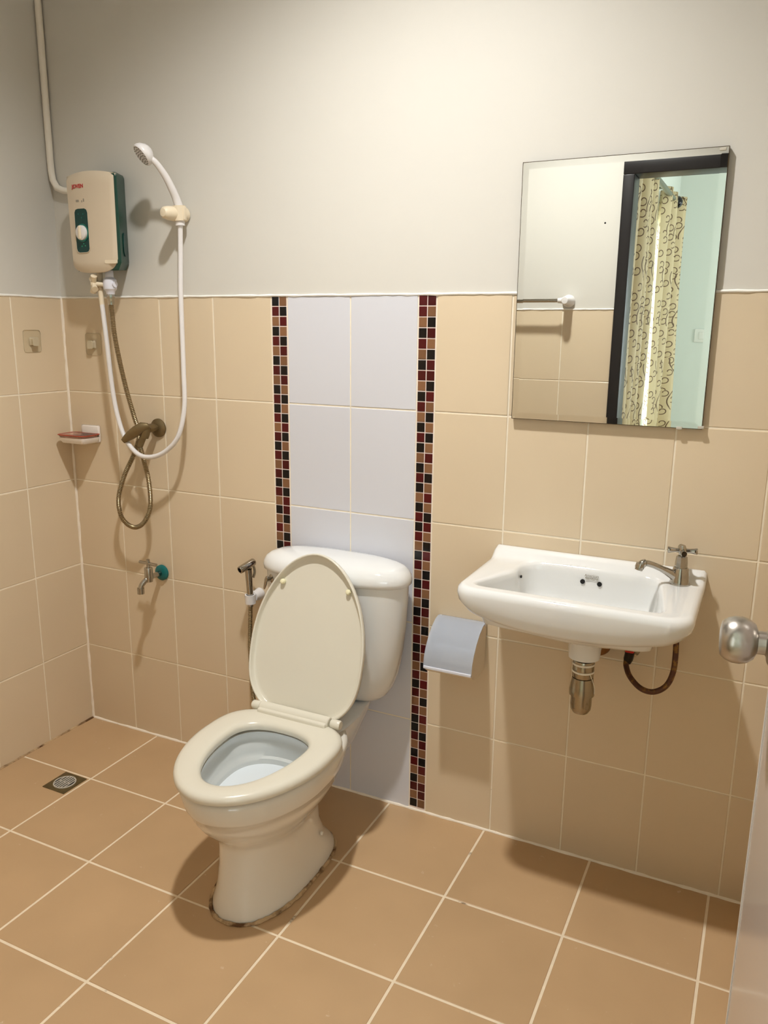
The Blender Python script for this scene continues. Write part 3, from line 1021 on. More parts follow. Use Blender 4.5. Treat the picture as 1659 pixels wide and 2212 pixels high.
o_in = basin_outer(0.022, 0.0)
rings.append([(x, y, 0.712 * 0.45 + 0.55 * (bot_z(x, y) - 0.002)) for x, y in mixo(belly, o_in, 0.55)])
rings.append([(x, y, bot_z(x, y) - 0.003) for x, y in basin_outer(0.030, 0)])
rings.append([(x, y, bot_z(x, y)) for x, y in basin_outer(0.016, 0)])
rings.append([(x, y, bot_z(x, y) + 0.010) for x, y in basin_outer(0.0075, 0)])
rings.append([(x, y, bot_z(x, y) * 0.5 + 0.5 * 0.805) for x, y in basin_outer(0.0025, 0)])
rings.append([(x, y, 0.807 + deck_z(y) - 0.825) for x, y in basin_outer(0.0, 0)])
rings.append([(x, y, 0.8175 + deck_z(y) - 0.825) for x, y in basin_outer(0.0022, 0)])
rings.append([(x, y, 0.8233 + deck_z(y) - 0.825) for x, y in basin_outer(0.0075, 0.0)])
for t in (0.12, 0.3, 0.5, 0.7, 0.85, 0.95):
    o = mixo(basin_outer(0.0075, 0.003), opening, t)
    rings.append([(x, y, deck_z(y) - (0.0 if t < 0.9 else 0.0012)) for x, y in o])


def toward(o, t):
    return [(x * (1 - t) + 1.765 * t, y * (1 - t) - 0.168 * t) for x, y in o]


rings.append([(x, y, deck_z(y) - 0.006) for x, y in toward(opening, 0.008)])
rings.append([(x, y, 0.806) for x, y in toward(opening, 0.016)])
rings.append([(x, y, 0.760) for x, y in toward(opening, 0.045)])
rings.append([(x, y, 0.730) for x, y in toward(opening, 0.085)])
rings.append([(x, y, 0.715) for x, y in mixo(toward(opening, 0.16), floor_o, 0.35)])
rings.append([(x, y, 0.708) for x, y in mixo(toward(opening, 0.3), floor_o, 0.8)])
rings.append([(1.777 + 0.024 * math.cos(a), -0.168 + 0.024 * math.sin(a), 0.702) for a in angs])
obj('basin', G().loft(rings), 'ceramic', basin, sharp=60)
obj('drain_ring', G().lathe([(0.001, 0), (0.026, 0), (0.026, 0.003), (0.018, 0.002), (0.001, -0.001)], (1.777, -0.168, 0.7025), (0, 0, 1), 24), 'chrome', basin)
for hx_, hz_ in ((1.7385, 0.7935), (1.7795, 0.7925)):
    obj('overflow_hole', G().lathe([(0.001, 0.0), (0.0058, 0.0), (0.0058, 0.0024), (0.001, 0.0024)], (hx_, -0.0505, hz_), (0, -1, 0.1), 18), 'darkink', basin, label='dark round overflow hole')
obj('chain_hole', G().lathe([(0.001, 0.0), (0.0036, 0.0), (0.0036, 0.0022), (0.001, 0.0022)], (1.5965, -0.10, 0.799), (1, -0.1, 0.1), 14), 'darkink', basin)
text_mesh('American', 0.0088, 'greyink', basin, (1.7595, -0.0512, 0.8105), (1, 0, 0), (0, 0.08, 1), label='small grey maker lettering')
text_mesh('Standard', 0.0088, 'greyink', basin, (1.7595, -0.0519, 0.8030), (1, 0, 0), (0, 0.08, 1), label='small grey maker lettering')

faucet = empty('basin_faucet', (1.962, -0.062, 0.825), 'chrome pillar tap with cross handle on the washbasin deck', 'faucet')
fc = Vector((1.962, -0.064, 0.8245))
obj('tap_body', G().lathe([(0.001, 0.0), (0.0225, 0.0), (0.0228, 0.002), (0.0215, 0.008), (0.0195, 0.024), (0.0172, 0.038), (0.0158, 0.041), (0.001, 0.041)], fc, (0, 0, 1), 32), 'chrome', faucet)
obj('bonnet', G().lathe([(0.001, 0.040), (0.0140, 0.040), (0.0138, 0.052), (0.0125, 0.064), (0.0125, 0.066), (0.010, 0.068), (0.001, 0.068)], fc, (0, 0, 1), 8), 'chrome', faucet, sharp=25)
sp = spline([fc + Vector((-0.006, -0.004, 0.016)), fc + Vector((-0.022, -0.012, 0.027)), fc + Vector((-0.045, -0.024, 0.040)), fc + Vector((-0.066, -0.035, 0.049)), fc + Vector((-0.078, -0.041, 0.050)), fc + Vector((-0.083, -0.044, 0.044))], 8)
obj('spout', G().tube(sp, lambda s: 0.0125 - 0.0052 * min(1, s / 0.45) + (0.0022 if s > 0.85 else 0), n=16), 'chrome', faucet)
tip = fc + Vector((-0.083, -0.044, 0.046))
obj('nozzle', G().lathe([(0.001, 0.0), (0.0098, 0.0), (0.0105, -0.004), (0.0105, -0.011), (0.0090, -0.012), (0.0090, -0.016), (0.001, -0.016)], tip + Vector((0, 0, 0.004)), (0.25, 0.12, 1), 20), 'chrome', faucet)
hub = fc + Vector((0, 0, 0.066))
hd = obj('cross_handle', G().lathe([(0.001, 0), (0.0065, 0), (0.0075, 0.006), (0.0095, 0.012), (0.0085, 0.020), (0.0055, 0.027), (0.001, 0.0285)], hub, (0, 0, 1), 18), 'chrome', faucet)
for a in (12, 102, 192, 282):
    d = Vector((math.cos(math.radians(a)), math.sin(math.radians(a)), 0))
    rr_ = []
    for s, wd, th in ((0.004, 0.0045, 0.0055), (0.015, 0.0040, 0.0050), (0.024, 0.0052, 0.0062), (0.031, 0.0066, 0.0078), (0.0325, 0.0058, 0.0068)):
        e = d.cross(Vector((0, 0, 1)))
        c = hub + d * s + Vector((0, 0, 0.0145))
        rr_.append([c + e * wd * math.cos(t * math.pi / 6) + Vector((0, 0, th * math.sin(t * math.pi / 6))) for t in range(12)])
    obj('handle_arm', G().loft(rr_), 'chrome', hd, sharp=40)

trap = empty('bottle_trap', (1.777, -0.168, 0.505), 'dull chrome bottle trap hanging under the washbasin', 'drain trap')
tc = Vector((1.777, -0.168, 0))
obj('tail_pipe', G().lathe([(0.001, 0.600), (0.0225, 0.600), (0.0225, 0.650), (0.001, 0.650)], tc, (0, 0, 1), 28), 'darkmetal', trap)
obj('collar', G().lathe([(0.001, 0.598), (0.0235, 0.598), (0.025, 0.601), (0.025, 0.636), (0.0235, 0.640), (0.001, 0.640)], tc, (0, 0, 1), 28), 'dullchrome', trap)
for zz in (0.6115, 0.630):
    obj('sealing_tape', G().lathe([(0.0245, zz), (0.0258, zz), (0.0258, zz + 0.0045), (0.0245, zz + 0.0045)], tc, (0, 0, 1), 28), 'thread', trap, label='white sealing tape wound round the collar')
obj('trap_cup', G().lathe([(0.001, 0.5035), (0.010, 0.5045), (0.0185, 0.5085), (0.0235, 0.517), (0.0248, 0.527), (0.0248, 0.553), (0.0292, 0.5535), (0.0295, 0.566), (0.0275, 0.578), (0.0245, 0.597), (0.001, 0.598)], tc, (0, 0, 1), 32), 'dullchrome', trap, sharp=30)
obj('loose_tape', G().tube(spline([tc + Vector((0.020, -0.016, 0.612)), tc + Vector((0.026, -0.014, 0.597)), tc + Vector((0.030, -0.008, 0.578)), tc + Vector((0.0305, -0.006, 0.562))], 6), 0.0009, n=6), 'thread', trap)
obj('outlet_pipe', G().tube([tc + Vector((0.0, 0.0, 0.622)), tc + Vector((0.0, 0.08, 0.622)), (1.777, -0.004, 0.622)], 0.0165, n=20).lathe([(0.001, 0), (0.034, 0), (0.032, 0.006), (0.0205, 0.012), (0.001, 0.012)], (1.777, -0.001, 0.622), (0, -1, 0), 28), 'brass', trap)

sv = empty('stop_valve', (1.857, -0.002, 0.634), 'small red handled stop valve on the wall under the washbasin', 'valve')
obj('valve_flange', G().lathe([(0.001, 0), (0.021, 0), (0.020, 0.005), (0.010, 0.007), (0.010, 0.036), (0.001, 0.037)], (1.861, -0.001, 0.622), (0, -1, 0), 24), 'dullchrome', sv)
obj('valve_body', G().lathe([(0.001, -0.026), (0.0085, -0.026), (0.0115, -0.016), (0.0115, 0.012), (0.001, 0.012)], (1.861, -0.033, 0.622), (0.15, 0.05, 1), 16), 'darkmetal', sv)
obj('valve_handle', G().box(1.851, 1.873, -0.050, -0.026, 0.628, 0.650, bev=0.004), 'redvalve', sv)
obj('supply_hose', G().tube(spline([(1.855, -0.036, 0.603), (1.857, -0.045, 0.592), (1.870, -0.066, 0.576), (1.898, -0.085, 0.560), (1.928, -0.090, 0.558), (1.955, -0.086, 0.576), (1.968, -0.076, 0.610), (1.969, -0.068, 0.66), (1.965, -0.064, 0.718), (1.962, -0.064, 0.765)], 12), 0.0068, n=12, step=0.004),
    'hosebrown', label='rusty brown flexible supply hose looping under the washbasin', cat='hose')

# ------------------------------------------------------------------ mirror
mx0, mx1, mz0, mz1 = 1.5295, 1.973, 1.1795, 1.7735
mir = empty('wall_mirror', (1.75, -0.002, mz0), 'large frameless mirror hanging above the washbasin', 'mirror')
obj('backing', G().box(mx0 + 0.001, mx1 - 0.001, -0.0120, -0.0005, mz0 + 0.001, mz1 - 0.001), 'mirredge', mir, sharp=0)


def rect(x0, x1, z0, z1, y):
    return [(x0, y, z0), (x1, y, z0), (x1, y, z1), (x0, y, z1)]


bw = 0.0145
obj('mirror_glass', G().loft([rect(mx0, mx1, mz0, mz1, -0.0121), rect(mx0, mx1, mz0, mz1, -0.0150), rect(mx0 + bw, mx1 - bw, mz0 + bw, mz1 - bw, -0.0157)]), 'mirror', mir, sharp=0)
g = G()
for a in ((mx0 - 0.0012, mx0, mz0 - 0.0012, mz1 + 0.0012), (mx1, mx1 + 0.0012, mz0 - 0.0012, mz1 + 0.0012), (mx0, mx1, mz0 - 0.0012, mz0), (mx0, mx1, mz1, mz1 + 0.0012)):
    g.box(a[0], a[1], -0.0152, -0.0008, a[2], a[3])
obj('tarnished_edge', g, 'mirredge', mir, sharp=0)
for cx_, cz_ in ((mx1 - 0.012, mz1 - 0.005), (1.925, mz0 - 0.001), (mx1 - 0.002, mz0 + 0.003)):
    obj('mirror_clip', G().box(cx_ - 0.006, cx_ + 0.007, -0.0180, -0.0008, cz_ - 0.003, cz_ + 0.0035, bev=0.0012), 'clip', mir)
obj('tarnish_spot', G().lathe([(0.001, 0), (0.0022, 0), (0.001, 0.0002)], (1.727, -0.0158, 1.632), (0, -1, 0), 10), 'darkink', mir)

# ------------------------------------------------------------------ toilet paper holder
ph = empty('paper_holder', (1.40, -0.001, 0.49), 'small plastic toilet roll holder with smoky cover beside the mosaic strip', 'paper holder')
px0, px1 = 1.350, 1.481
prf = [(-0.002, 0.626), (-0.016, 0.629), (-0.036, 0.625), (-0.060, 0.612), (-0.083, 0.592), (-0.102, 0.566), (-0.113, 0.542), (-0.116, 0.520)]
side_prof = [(-0.002, 0.494), (-0.002, 0.622), (-0.016, 0.624)] + [(y + 0.003, z - 0.003) for y, z in prf[2:]] + [(-0.112, 0.508), (-0.096, 0.497), (-0.055, 0.4895)]
for x in (px0, px1 - 0.004):
    n = len(side_prof)
    obj('side_panel', G().loft([[(x, y, z) for y, z in side_prof], [(x + 0.004, y, z) for y, z in side_prof]]), 'paperbody', ph, sharp=30)
obj('back_plate', G().box(px0 + 0.004, px1 - 0.004, -0.005, -0.0015, 0.494, 0.622), 'paperbody', ph)
obj('bottom_tray', G().loft([[(px0 + 0.004, y, z), (px0 + 0.004, y, z + 0.003), (px1 - 0.004, y, z + 0.003), (px1 - 0.004, y, z)] for y, z in ((-0.005, 0.494), (-0.055, 0.4895), (-0.096, 0.497), (-0.1115, 0.507), (-0.1135, 0.516))]), 'paperbody', ph)
cv = []
for k, (y, z) in enumerate(prf + [(-0.1165, 0.513)]):
    nx = Vector((y + 0.03, z - 0.52)).normalized()
    cv.append([(px0 - 0.003, y, z), (px1 + 0.002, y, z), (px1 + 0.002, y + 0.0016 * -nx.x, z - 0.0016 * nx.y), (px0 - 0.003, y + 0.0016 * -nx.x, z - 0.0016 * nx.y)])
cover = obj('cover', G().loft(cv), 'paperlid', ph, sharp=40)
obj('cover_lip', G().box(px0 - 0.002, px1 + 0.001, -0.1185, -0.1145, 0.5115, 0.5195, bev=0.0012), 'lilac_pl', cover)
obj('roller', G().tube([(px0 + 0.004, -0.052, 0.555), (px1 - 0.004, -0.052, 0.555)], 0.008, n=14), 'white_pl', ph)
for x in (px0 + 0.002, px1 - 0.002):
    obj('hinge_tab', G().lathe([(0.001, -0.003), (0.006, -0.003), (0.006, 0.003), (0.001, 0.003)], (x, -0.010, 0.622), (1, 0, 0), 14), 'white_pl', ph)

# ------------------------------------------------------------------ water heater
wh = empty('water_heater', (0.25, -0.001, 1.55), 'beige and green electric water heater mounted high in the corner', 'water heater')
hx0, hx1 = 0.157, 0.3395


def hfront(u):
    return -0.086 - 0.020 * (1 - abs(2 * u - 0.75) ** 2 * 0.62)


NU, NV = 20, 18
fr, bk = [], []
for j in range(NV + 1):
    v = j / NV
    for i in range(NU + 1):
        u = i / NU
        zt = 1.8225 + 0.010 * (1 - (2 * u - 1) ** 2)
        zb = 1.570 - 0.022 * (1 - abs(2 * u - 0.9) ** 3)
        z = zb + (zt - zb) * v
        edge = min(u, 1 - u, v * 1.4, (1 - v) * 1.4)
        rnd = 0.010 * max(0.0, 1 - edge / 0.05) ** 2
        taper = 0.006 * (1 - v)
        fr.append((hx0 + taper + (hx1 - hx0 - 1.4 * taper) * u, hfront(u) + rnd, z))
        bk.append((hx0 + taper + (hx1 - hx0 - 1.4 * taper) * u, -0.083, z))
g = G()
n1 = NU + 1
fs = []
for j in range(NV):
    for i in range(NU):
        a = j * n1 + i
        fs.append((a, a + 1, a + n1 + 1, a + n1))
off = len(fr)
fs += [tuple(off + k for k in reversed(q)) for q in fs]
bound = [i for i in range(NU)] + [NU + j * n1 for j in range(NV)] + [NV * n1 + NU - i for i in range(NU)] + [(NV - j) * n1 for j in range(NV)]
for a, b in zip(bound, bound[1:] + bound[:1]):
    fs.append((a, off + a, off + b, b))
g.add(fr + bk, fs)
obj('front_cover', g, 'heater', wh, sharp=40)
# green rear housing tapering to the wall
hb = []
for y, a, b, zb, zt in ((-0.0835, 0.1580, 0.3400, 1.558, 1.822), (-0.080, 0.1565, 0.3420, 1.554, 1.826), (-0.004, 0.188, 0.300, 1.560, 1.830), (-0.0015, 0.190, 0.298, 1.562, 1.828)):
    c_ = 0.022
    hb.append([(a + 0.004, y, zt), (a, y, zt - 0.008), (a, y, zb + c_), (a + c_ * 0.6, y, zb), (b - c_ * 0.6, y, zb), (b, y, zb + c_), (b, y, zt - 0.008), (b - 0.004, y, zt)])
obj('rear_housing', G().loft(hb), 'green', wh, sharp=25, label='dark green rear housing')


def hy_at(x):
    return hfront((x - hx0) / (hx1 - hx0))


def pill(cx, cz, w_, h_, r_, n=8):
    out = []
    for qx, qz, a0 in ((1, 1, 0), (-1, 1, 90), (-1, -1, 180), (1, -1, 270)):
        for k in range(n + 1):
            t = math.radians(a0 + 90 * k / n)
            out.append((cx + qx * (w_ / 2 - r_) + r_ * math.cos(t), cz + qz * (h_ / 2 - r_) + r_ * math.sin(t)))
    return out


def plate(name, outline, d0, d1, m, parent, label=None):
    return obj(name, G().loft([[(x, hy_at(x) - d0, z) for x, z in outline], [(x, hy_at(x) - d1, z) for x, z in outline]]), m, parent, sharp=30, label=label)


cpx, cpz = 0.2215, 1.667
panel = plate('control_panel', pill(cpx, cpz, 0.053, 0.124, 0.0125), -0.001, 0.0014, 'dgreen', wh, 'dark green control panel')
obj('panel_rim', G().tube([(x, hy_at(x) - 0.0014, z) for x, z in pill(cpx, cpz, 0.0535, 0.1245, 0.0125) + pill(cpx, cpz, 0.0535, 0.1245, 0.0125)[:1]], 0.0010, n=6), 'heater', wh)
kc = Vector((cpx + 0.0015, hy_at(cpx), cpz - 0.006))
knd = Vector((-0.05, -1, 0)).normalized()
obj('dial_ring', G().lathe([(0.001, 0.001), (0.0255, 0.001), (0.0255, 0.0022), (0.001, 0.0022)], kc, knd, 32), 'lgreen', panel)
dial = obj('dial', G().lathe([(0.001, 0.001), (0.0212, 0.001), (0.0208, 0.008), (0.0185, 0.0095), (0.001, 0.0100)], kc, knd, 36), 'white_pl', wh)
obj('dial_grip', G().box(kc.x - 0.0036, kc.x + 0.0036, kc.y - 0.0155, kc.y - 0.008, kc.z - 0.0185, kc.z + 0.0185, bev=0.0015), 'cream_pl', dial)
for dx, dz, mm in ((-0.010, 0.047, 'lgreen'), (0.002, 0.036, 'lgreen'), (0.009, 0.046, 'lgreen'), (0.004, -0.037, 'tick'), (-0.003, -0.044, 'tick'), (0.010, -0.043, 'tick')):
    obj('panel_mark', G().lathe([(0.001, 0.0012), (0.0019, 0.0012), (0.0019, 0.0018), (0.001, 0.0018)], (cpx + dx, hy_at(cpx + dx), cpz + dz), (0, -1, 0), 10), mm, panel)
text_mesh('JOVEN', 0.0150, 'redink', wh, (0.2155, hy_at(0.2155) - 0.0008, 1.7905), (1, 0, 0), (0, 0, 1), bold=0.00025, label='red maker lettering')
for dx, dz, w2, h2 in ((-0.012, 0, 0.012, 0.006), (0.006, -0.002, 0.003, 0.006), (0.013, 0.001, 0.004, 0.009)):
    x_ = 0.222 + dx
    plate('worn_print', pill(x_, 1.7505 + dz, w2, h2, 0.0012, 3), 0.0, 0.0005, 'greyink', wh, 'worn grey print')
obj('side_recess', G().loft([[(0.3215 - 0.0020 * k + (-0.041 - a_ + 0.041) * 0.5, -0.041 + a_, 1.63 + b_) for a_, b_ in [(0.012 * math.cos(t * math.pi / 10), 0.034 * math.copysign(abs(math.sin(t * math.pi / 10)) ** 0.6, math.sin(t * math.pi / 10))) for t in range(20)]] for k in (-1, 2)]), 'dgreen', wh, label='oval finger recess on the housing')
obj('badge', G().loft([[(x, hy_at(x) - d, z) for x, z in pill(0.314, 1.578, 0.036, 0.010, 0.003, 3)] for d in (-0.004, 0.001)]), 'cream_pl', wh)
# valve under the heater
vb = Vector((0.268, -0.056, 1.516))
vl = obj('inlet_valve', G().lathe([(0.001, -0.030), (0.012, -0.030), (0.014, -0.020), (0.0195, -0.014), (0.0212, 0.0), (0.0195, 0.014), (0.0125, 0.021), (0.0110, 0.050), (0.001, 0.050)], vb, (0, 0, 1), 20)
         .lathe([(0.001, 0), (0.011, 0), (0.009, 0.024), (0.001, 0.024)], vb, (1, -0.1, 0), 16), 'lilac_pl', wh, label='cool white plastic inlet valve')
wc = vb + Vector((-0.036, -0.030, 0.0))
wd = Vector((-0.6, -0.8, 0)).normalized()
gh = G().tube([vb, wc], 0.007, n=12).lathe([(0.001, -0.004), (0.010, -0.004), (0.011, 0.004), (0.006, 0.009), (0.001, 0.0095)], wc, wd, 18)
e1 = Vector((0, 0, 1))
e2 = wd.cross(e1)
for a in (35, 125, 215, 305):
    d = e1 * math.sin(math.radians(a)) + e2 * math.cos(math.radians(a))
    gh.tube([wc, wc + d * 0.014, wc + d * 0.028], lambda s: 0.0058 + 0.004 * s, n=8)
obj('valve_wheel', gh, 'cream_pl', vl)
obj('hose_nut', G().lathe([(0.001, 0), (0.0115, 0), (0.0125, -0.004), (0.0125, -0.014), (0.0105, -0.020), (0.0095, -0.034), (0.001, -0.034)], vb + Vector((0, 0, -0.026)), (0, 0, 1), 12), 'chrome', wh, sharp=25)
obj('outlet_stub', G().tube([(0.232, -0.058, 1.563), (0.233, -0.062, 1.50), (0.2405, -0.066, 1.455)], lambda s: 0.0095 - 0.002 * s, n=12), 'cream_pl', wh)

# ------------------------------------------------------------------ hand shower and its bracket
br = empty('shower_bracket', (0.50, -0.001, 1.69), 'aged plastic wall bracket holding the white hand shower', 'bracket')
obj('bracket_barrel', G().lathe([(0.001, 0.0), (0.0205, 0.0), (0.0215, 0.004), (0.0205, 0.040), (0.0190, 0.066), (0.0165, 0.080), (0.011, 0.0855), (0.001, 0.087)], (0.520, -0.001, 1.709), (-0.10, -0.99, -0.03), 32), 'cream_pl', br)
obj('bracket_clip', G().lathe([(0.0125, -0.020), (0.0185, -0.020), (0.0190, 0.0), (0.0185, 0.021), (0.0140, 0.021)], (0.5275, -0.034, 1.7085), (-0.03, -0.05, 1), 28)
    .box(0.5415, 0.549, -0.040, -0.028, 1.690, 1.727, bev=0.002), 'cream_pl', br)
hs = empty('hand_shower', (0.52, -0.07, 1.68), 'white hand shower with long white hose beside the water heater', 'shower head')
hp = spline([(0.5275, -0.033, 1.676), (0.527, -0.035, 1.723), (0.5245, -0.042, 1.748), (0.521, -0.056, 1.775), (0.514, -0.074, 1.807), (0.502, -0.094, 1.836), (0.489, -0.106, 1.850)], 8)
obj('handle', G().tube(hp, lambda s: 0.0138 - 0.0060 * s, n=16), 'white_pl', hs)
hc = Vector((0.4765, -0.108, 1.860))
hn = Vector((-0.42, -0.66, -0.62)).normalized()
head = obj('spray_head', G().lathe([(0.001, -0.020), (0.012, -0.019), (0.020, -0.014), (0.0285, -0.004), (0.0315, 0.004), (0.0315, 0.010), (0.0295, 0.013), (0.001, 0.013)], hc, hn, 36), 'white_pl', hs)
e1 = hn.cross(Vector((0, 0, 1))).normalized()
e2 = hn.cross(e1).normalized()
ng = 0
for rad_, cnt in ((0.004, 3), (0.0115, 9), (0.0185, 14), (0.0255, 19)):
    for k in range(cnt):
        t = 2 * math.pi * (k + 0.3 * rad_ * 100) / cnt
        p = hc + hn * 0.0128 + (e1 * math.cos(t) + e2 * math.sin(t)) * rad_
        obj('nozzle', G().lathe([(0.0008, 0), (0.0017, 0), (0.0014, 0.0012), (0.0006, 0.0012)], p, hn, 6), 'darkmetal', head, sharp=0)
obj('hose', G().tube(spline([(0.5275, -0.033, 1.680), (0.5255, -0.035, 1.60), (0.5255, -0.042, 1.48), (0.533, -0.054, 1.27), (0.536, -0.062, 1.16), (0.519, -0.073, 1.076), (0.474, -0.078, 1.027), (0.420, -0.082, 1.004),
                             (0.366, -0.082, 1.007), (0.316, -0.078, 1.046), (0.282, -0.072, 1.113), (0.263, -0.069, 1.203), (0.2525, -0.069, 1.344), (0.2455, -0.068, 1.42), (0.2405, -0.066, 1.457)], 12), 0.0072, n=12, step=0.008), 'white_pl', hs)

# ------------------------------------------------------------------ wall tap with metal hose
at_ = empty('lever_tap', (0.379, -0.001, 1.08), 'weathered lever stop tap with round flange on the shower wall', 'tap')
obj('flange', G().lathe([(0.001, 0), (0.0295, 0), (0.0290, 0.004), (0.020, 0.010), (0.012, 0.012), (0.001, 0.012)], (0.379, -0.001, 1.082), (0, -1, 0), 32), 'bronze', at_)
obj('stem', G().tube([(0.379, -0.006, 1.083), (0.380, -0.045, 1.086)], 0.0105, n=18).lathe([(0.001, -0.012), (0.0135, -0.012), (0.0135, 0.012), (0.001, 0.012)], (0.380, -0.040, 1.0855), (0, -1, 0), 8), 'bronze', at_, sharp=25)
obj('tap_body', G().lathe([(0.001, -0.022), (0.0125, -0.022), (0.0145, -0.010), (0.0145, 0.012), (0.001, 0.014)], (0.376, -0.056, 1.078), (0.25, 0.1, 1), 18), 'bronze', at_)
lv = []
for p, wd_, th in (((0.392, -0.058, 1.096), 0.010, 0.007), ((0.378, -0.066, 1.094), 0.0155, 0.010), ((0.358, -0.076, 1.080), 0.0165, 0.009), ((0.340, -0.084, 1.066), 0.0150, 0.006), ((0.326, -0.089, 1.055), 0.0115, 0.0045), ((0.315, -0.093, 1.046), 0.0075, 0.003)):
    c = Vector(p)
    t_ = Vector((-0.72, -0.3, -0.62)).normalized()
    e = Vector((0.535, 0.324, -0.78)).normalized()
    n_ = t_.cross(e).normalized()
    lv.append([c + e * wd_ * math.cos(k * math.pi / 8) + n_ * th * math.sin(k * math.pi / 8) for k in range(16)])
obj('lever', G().loft(lv), 'bronze', at_, sharp=50)
obj('spout', G().tube([(0.372, -0.058, 1.072), (0.364, -0.062, 1.050), (0.356, -0.064, 1.030)], lambda s: 0.0115 - 0.002 * s, n=14), 'bronze', at_)
obj('metal_hose', G().tube(spline([(0.268, -0.056, 1.462), (0.271, -0.058, 1.43), (0.2805, -0.060, 1.344), (0.307, -0.060, 1.219), (0.328, -0.052, 1.120), (0.333, -0.040, 1.065), (0.316, -0.046, 1.005), (0.276, -0.056, 0.928), (0.250, -0.061, 0.850),
                                  (0.262, -0.063, 0.790), (0.308, -0.064, 0.765), (0.352, -0.064, 0.784), (0.383, -0.063, 0.840), (0.382, -0.062, 0.920), (0.368, -0.063, 0.985), (0.356, -0.064, 1.032)], 14), 0.0070, n=10, ridge=(0.0052, 0.0008)),
    'hosemetal', label='ribbed metal shower hose hanging in a loop from the water heater', cat='hose')

bt = empty('bib_tap', (0.362, -0.001, 0.60), 'chrome bib tap with T handle and teal flange low on the wall', 'tap')
obj('flange', G().lathe([(0.001, 0), (0.0262, 0), (0.0258, 0.006), (0.021, 0.010), (0.0125, 0.012), (0.001, 0.012)], (0.362, -0.001, 0.604), (0, -1, 0), 32), 'teal', bt, label='teal plastic wall flange')
obj('barrel', G().tube([(0.362, -0.004, 0.604), (0.362, -0.030, 0.604), (0.366, -0.068, 0.606)], 0.0088, n=16).lathe([(0.001, -0.022), (0.0125, -0.022), (0.0135, -0.010), (0.0135, 0.022), (0.012, 0.025), (0.001, 0.025)], (0.3665, -0.070, 0.615), (0, 0, 1), 18), 'chrome', bt)
obj('spout', G().tube(spline([(0.3665, -0.070, 0.606), (0.3625, -0.083, 0.598), (0.3575, -0.094, 0.586), (0.356, -0.098, 0.574), (0.356, -0.098, 0.566)], 6), 0.0085, n=16).lathe([(0.0085, 0.003), (0.0112, 0.003), (0.0112, -0.016), (0.0085, -0.016)], (0.356, -0.098, 0.5745), (0, 0, 1), 16), 'chrome', bt)
obj('tee_handle', G().tube([(0.3665, -0.070, 0.638), (0.3665, -0.070, 0.660)], 0.0062, n=12).tube([(0.330, -0.067, 0.6535), (0.4035, -0.073, 0.6535)], 0.0052, n=12).lathe([(0.001, 0), (0.0068, 0), (0.006, 0.009), (0.001, 0.010)], (0.3665, -0.070, 0.658), (0, 0, 1), 14), 'chrome', bt)

# ------------------------------------------------------------------ soap dish
sd = empty('soap_dish', (0.08, -0.001, 1.02), 'white soap dish with clear rose rimmed tray in the tiled corner', 'soap dish')
sx0, sx1, sy0, sy1 = 0.022, 0.141, -0.086, -0.008


def rrect(x0, x1, y0, y1, r, z, n=5):
    out = []
    for cx_, cy_, a0 in ((x1 - r, y1 - r, 0), (x0 + r, y1 - r, 90), (x0 + r, y0 + r, 180), (x1 - r, y0 + r, 270)):
        for k in range(n + 1):
            t = math.radians(a0 + 90 * k / n)
            out.append((cx_ + r * math.cos(t), cy_ + r * math.sin(t), z))
    return out


obj('dish_base', G().loft([rrect(sx0 + 0.012, sx1 - 0.010, sy0 + 0.010, sy1, 0.010, 1.0205), rrect(sx0 + 0.006, sx1 - 0.004, sy0 + 0.004, sy1, 0.012, 1.030), rrect(sx0 + 0.005, sx1 - 0.003, sy0 + 0.003, sy1, 0.012, 1.0385),
                           rrect(sx0 + 0.009, sx1 - 0.007, sy0 + 0.007, sy1 - 0.004, 0.010, 1.0385), rrect(sx0 + 0.012, sx1 - 0.010, sy0 + 0.010, sy1 - 0.006, 0.010, 1.027)]), 'soapwhite', sd, sharp=40)
obj('wall_plate', G().box(0.054, 0.132, -0.009, -0.0012, 1.018, 1.0745, bev=0.006), 'soapwhite', sd)
tray = obj('tray', G().loft([rrect(sx0 + 0.010, sx1 - 0.008, sy0 + 0.008, sy1 - 0.005, 0.010, 1.0335), rrect(sx0 + 0.001, sx1 - 0.001, sy0 + 0.001, sy1 - 0.001, 0.013, 1.0455), rrect(sx0, sx1, sy0, sy1, 0.014, 1.0475),
                             rrect(sx0 + 0.003, sx1 - 0.003, sy0 + 0.003, sy1 - 0.003, 0.012, 1.0478), rrect(sx0 + 0.012, sx1 - 0.010, sy0 + 0.010, sy1 - 0.007, 0.009, 1.0362)]), 'rose', sd, sharp=40, label='clear rose plastic tray')
ro = rrect(sx0, sx1, sy0, sy1, 0.014, 1.0472, 6)
obj('tray_rim', G().tube(ro + ro[:1], 0.0017, n=8), mat('rose_rim', (176, 72, 50), 0.25), tray, label='darker rose rim')

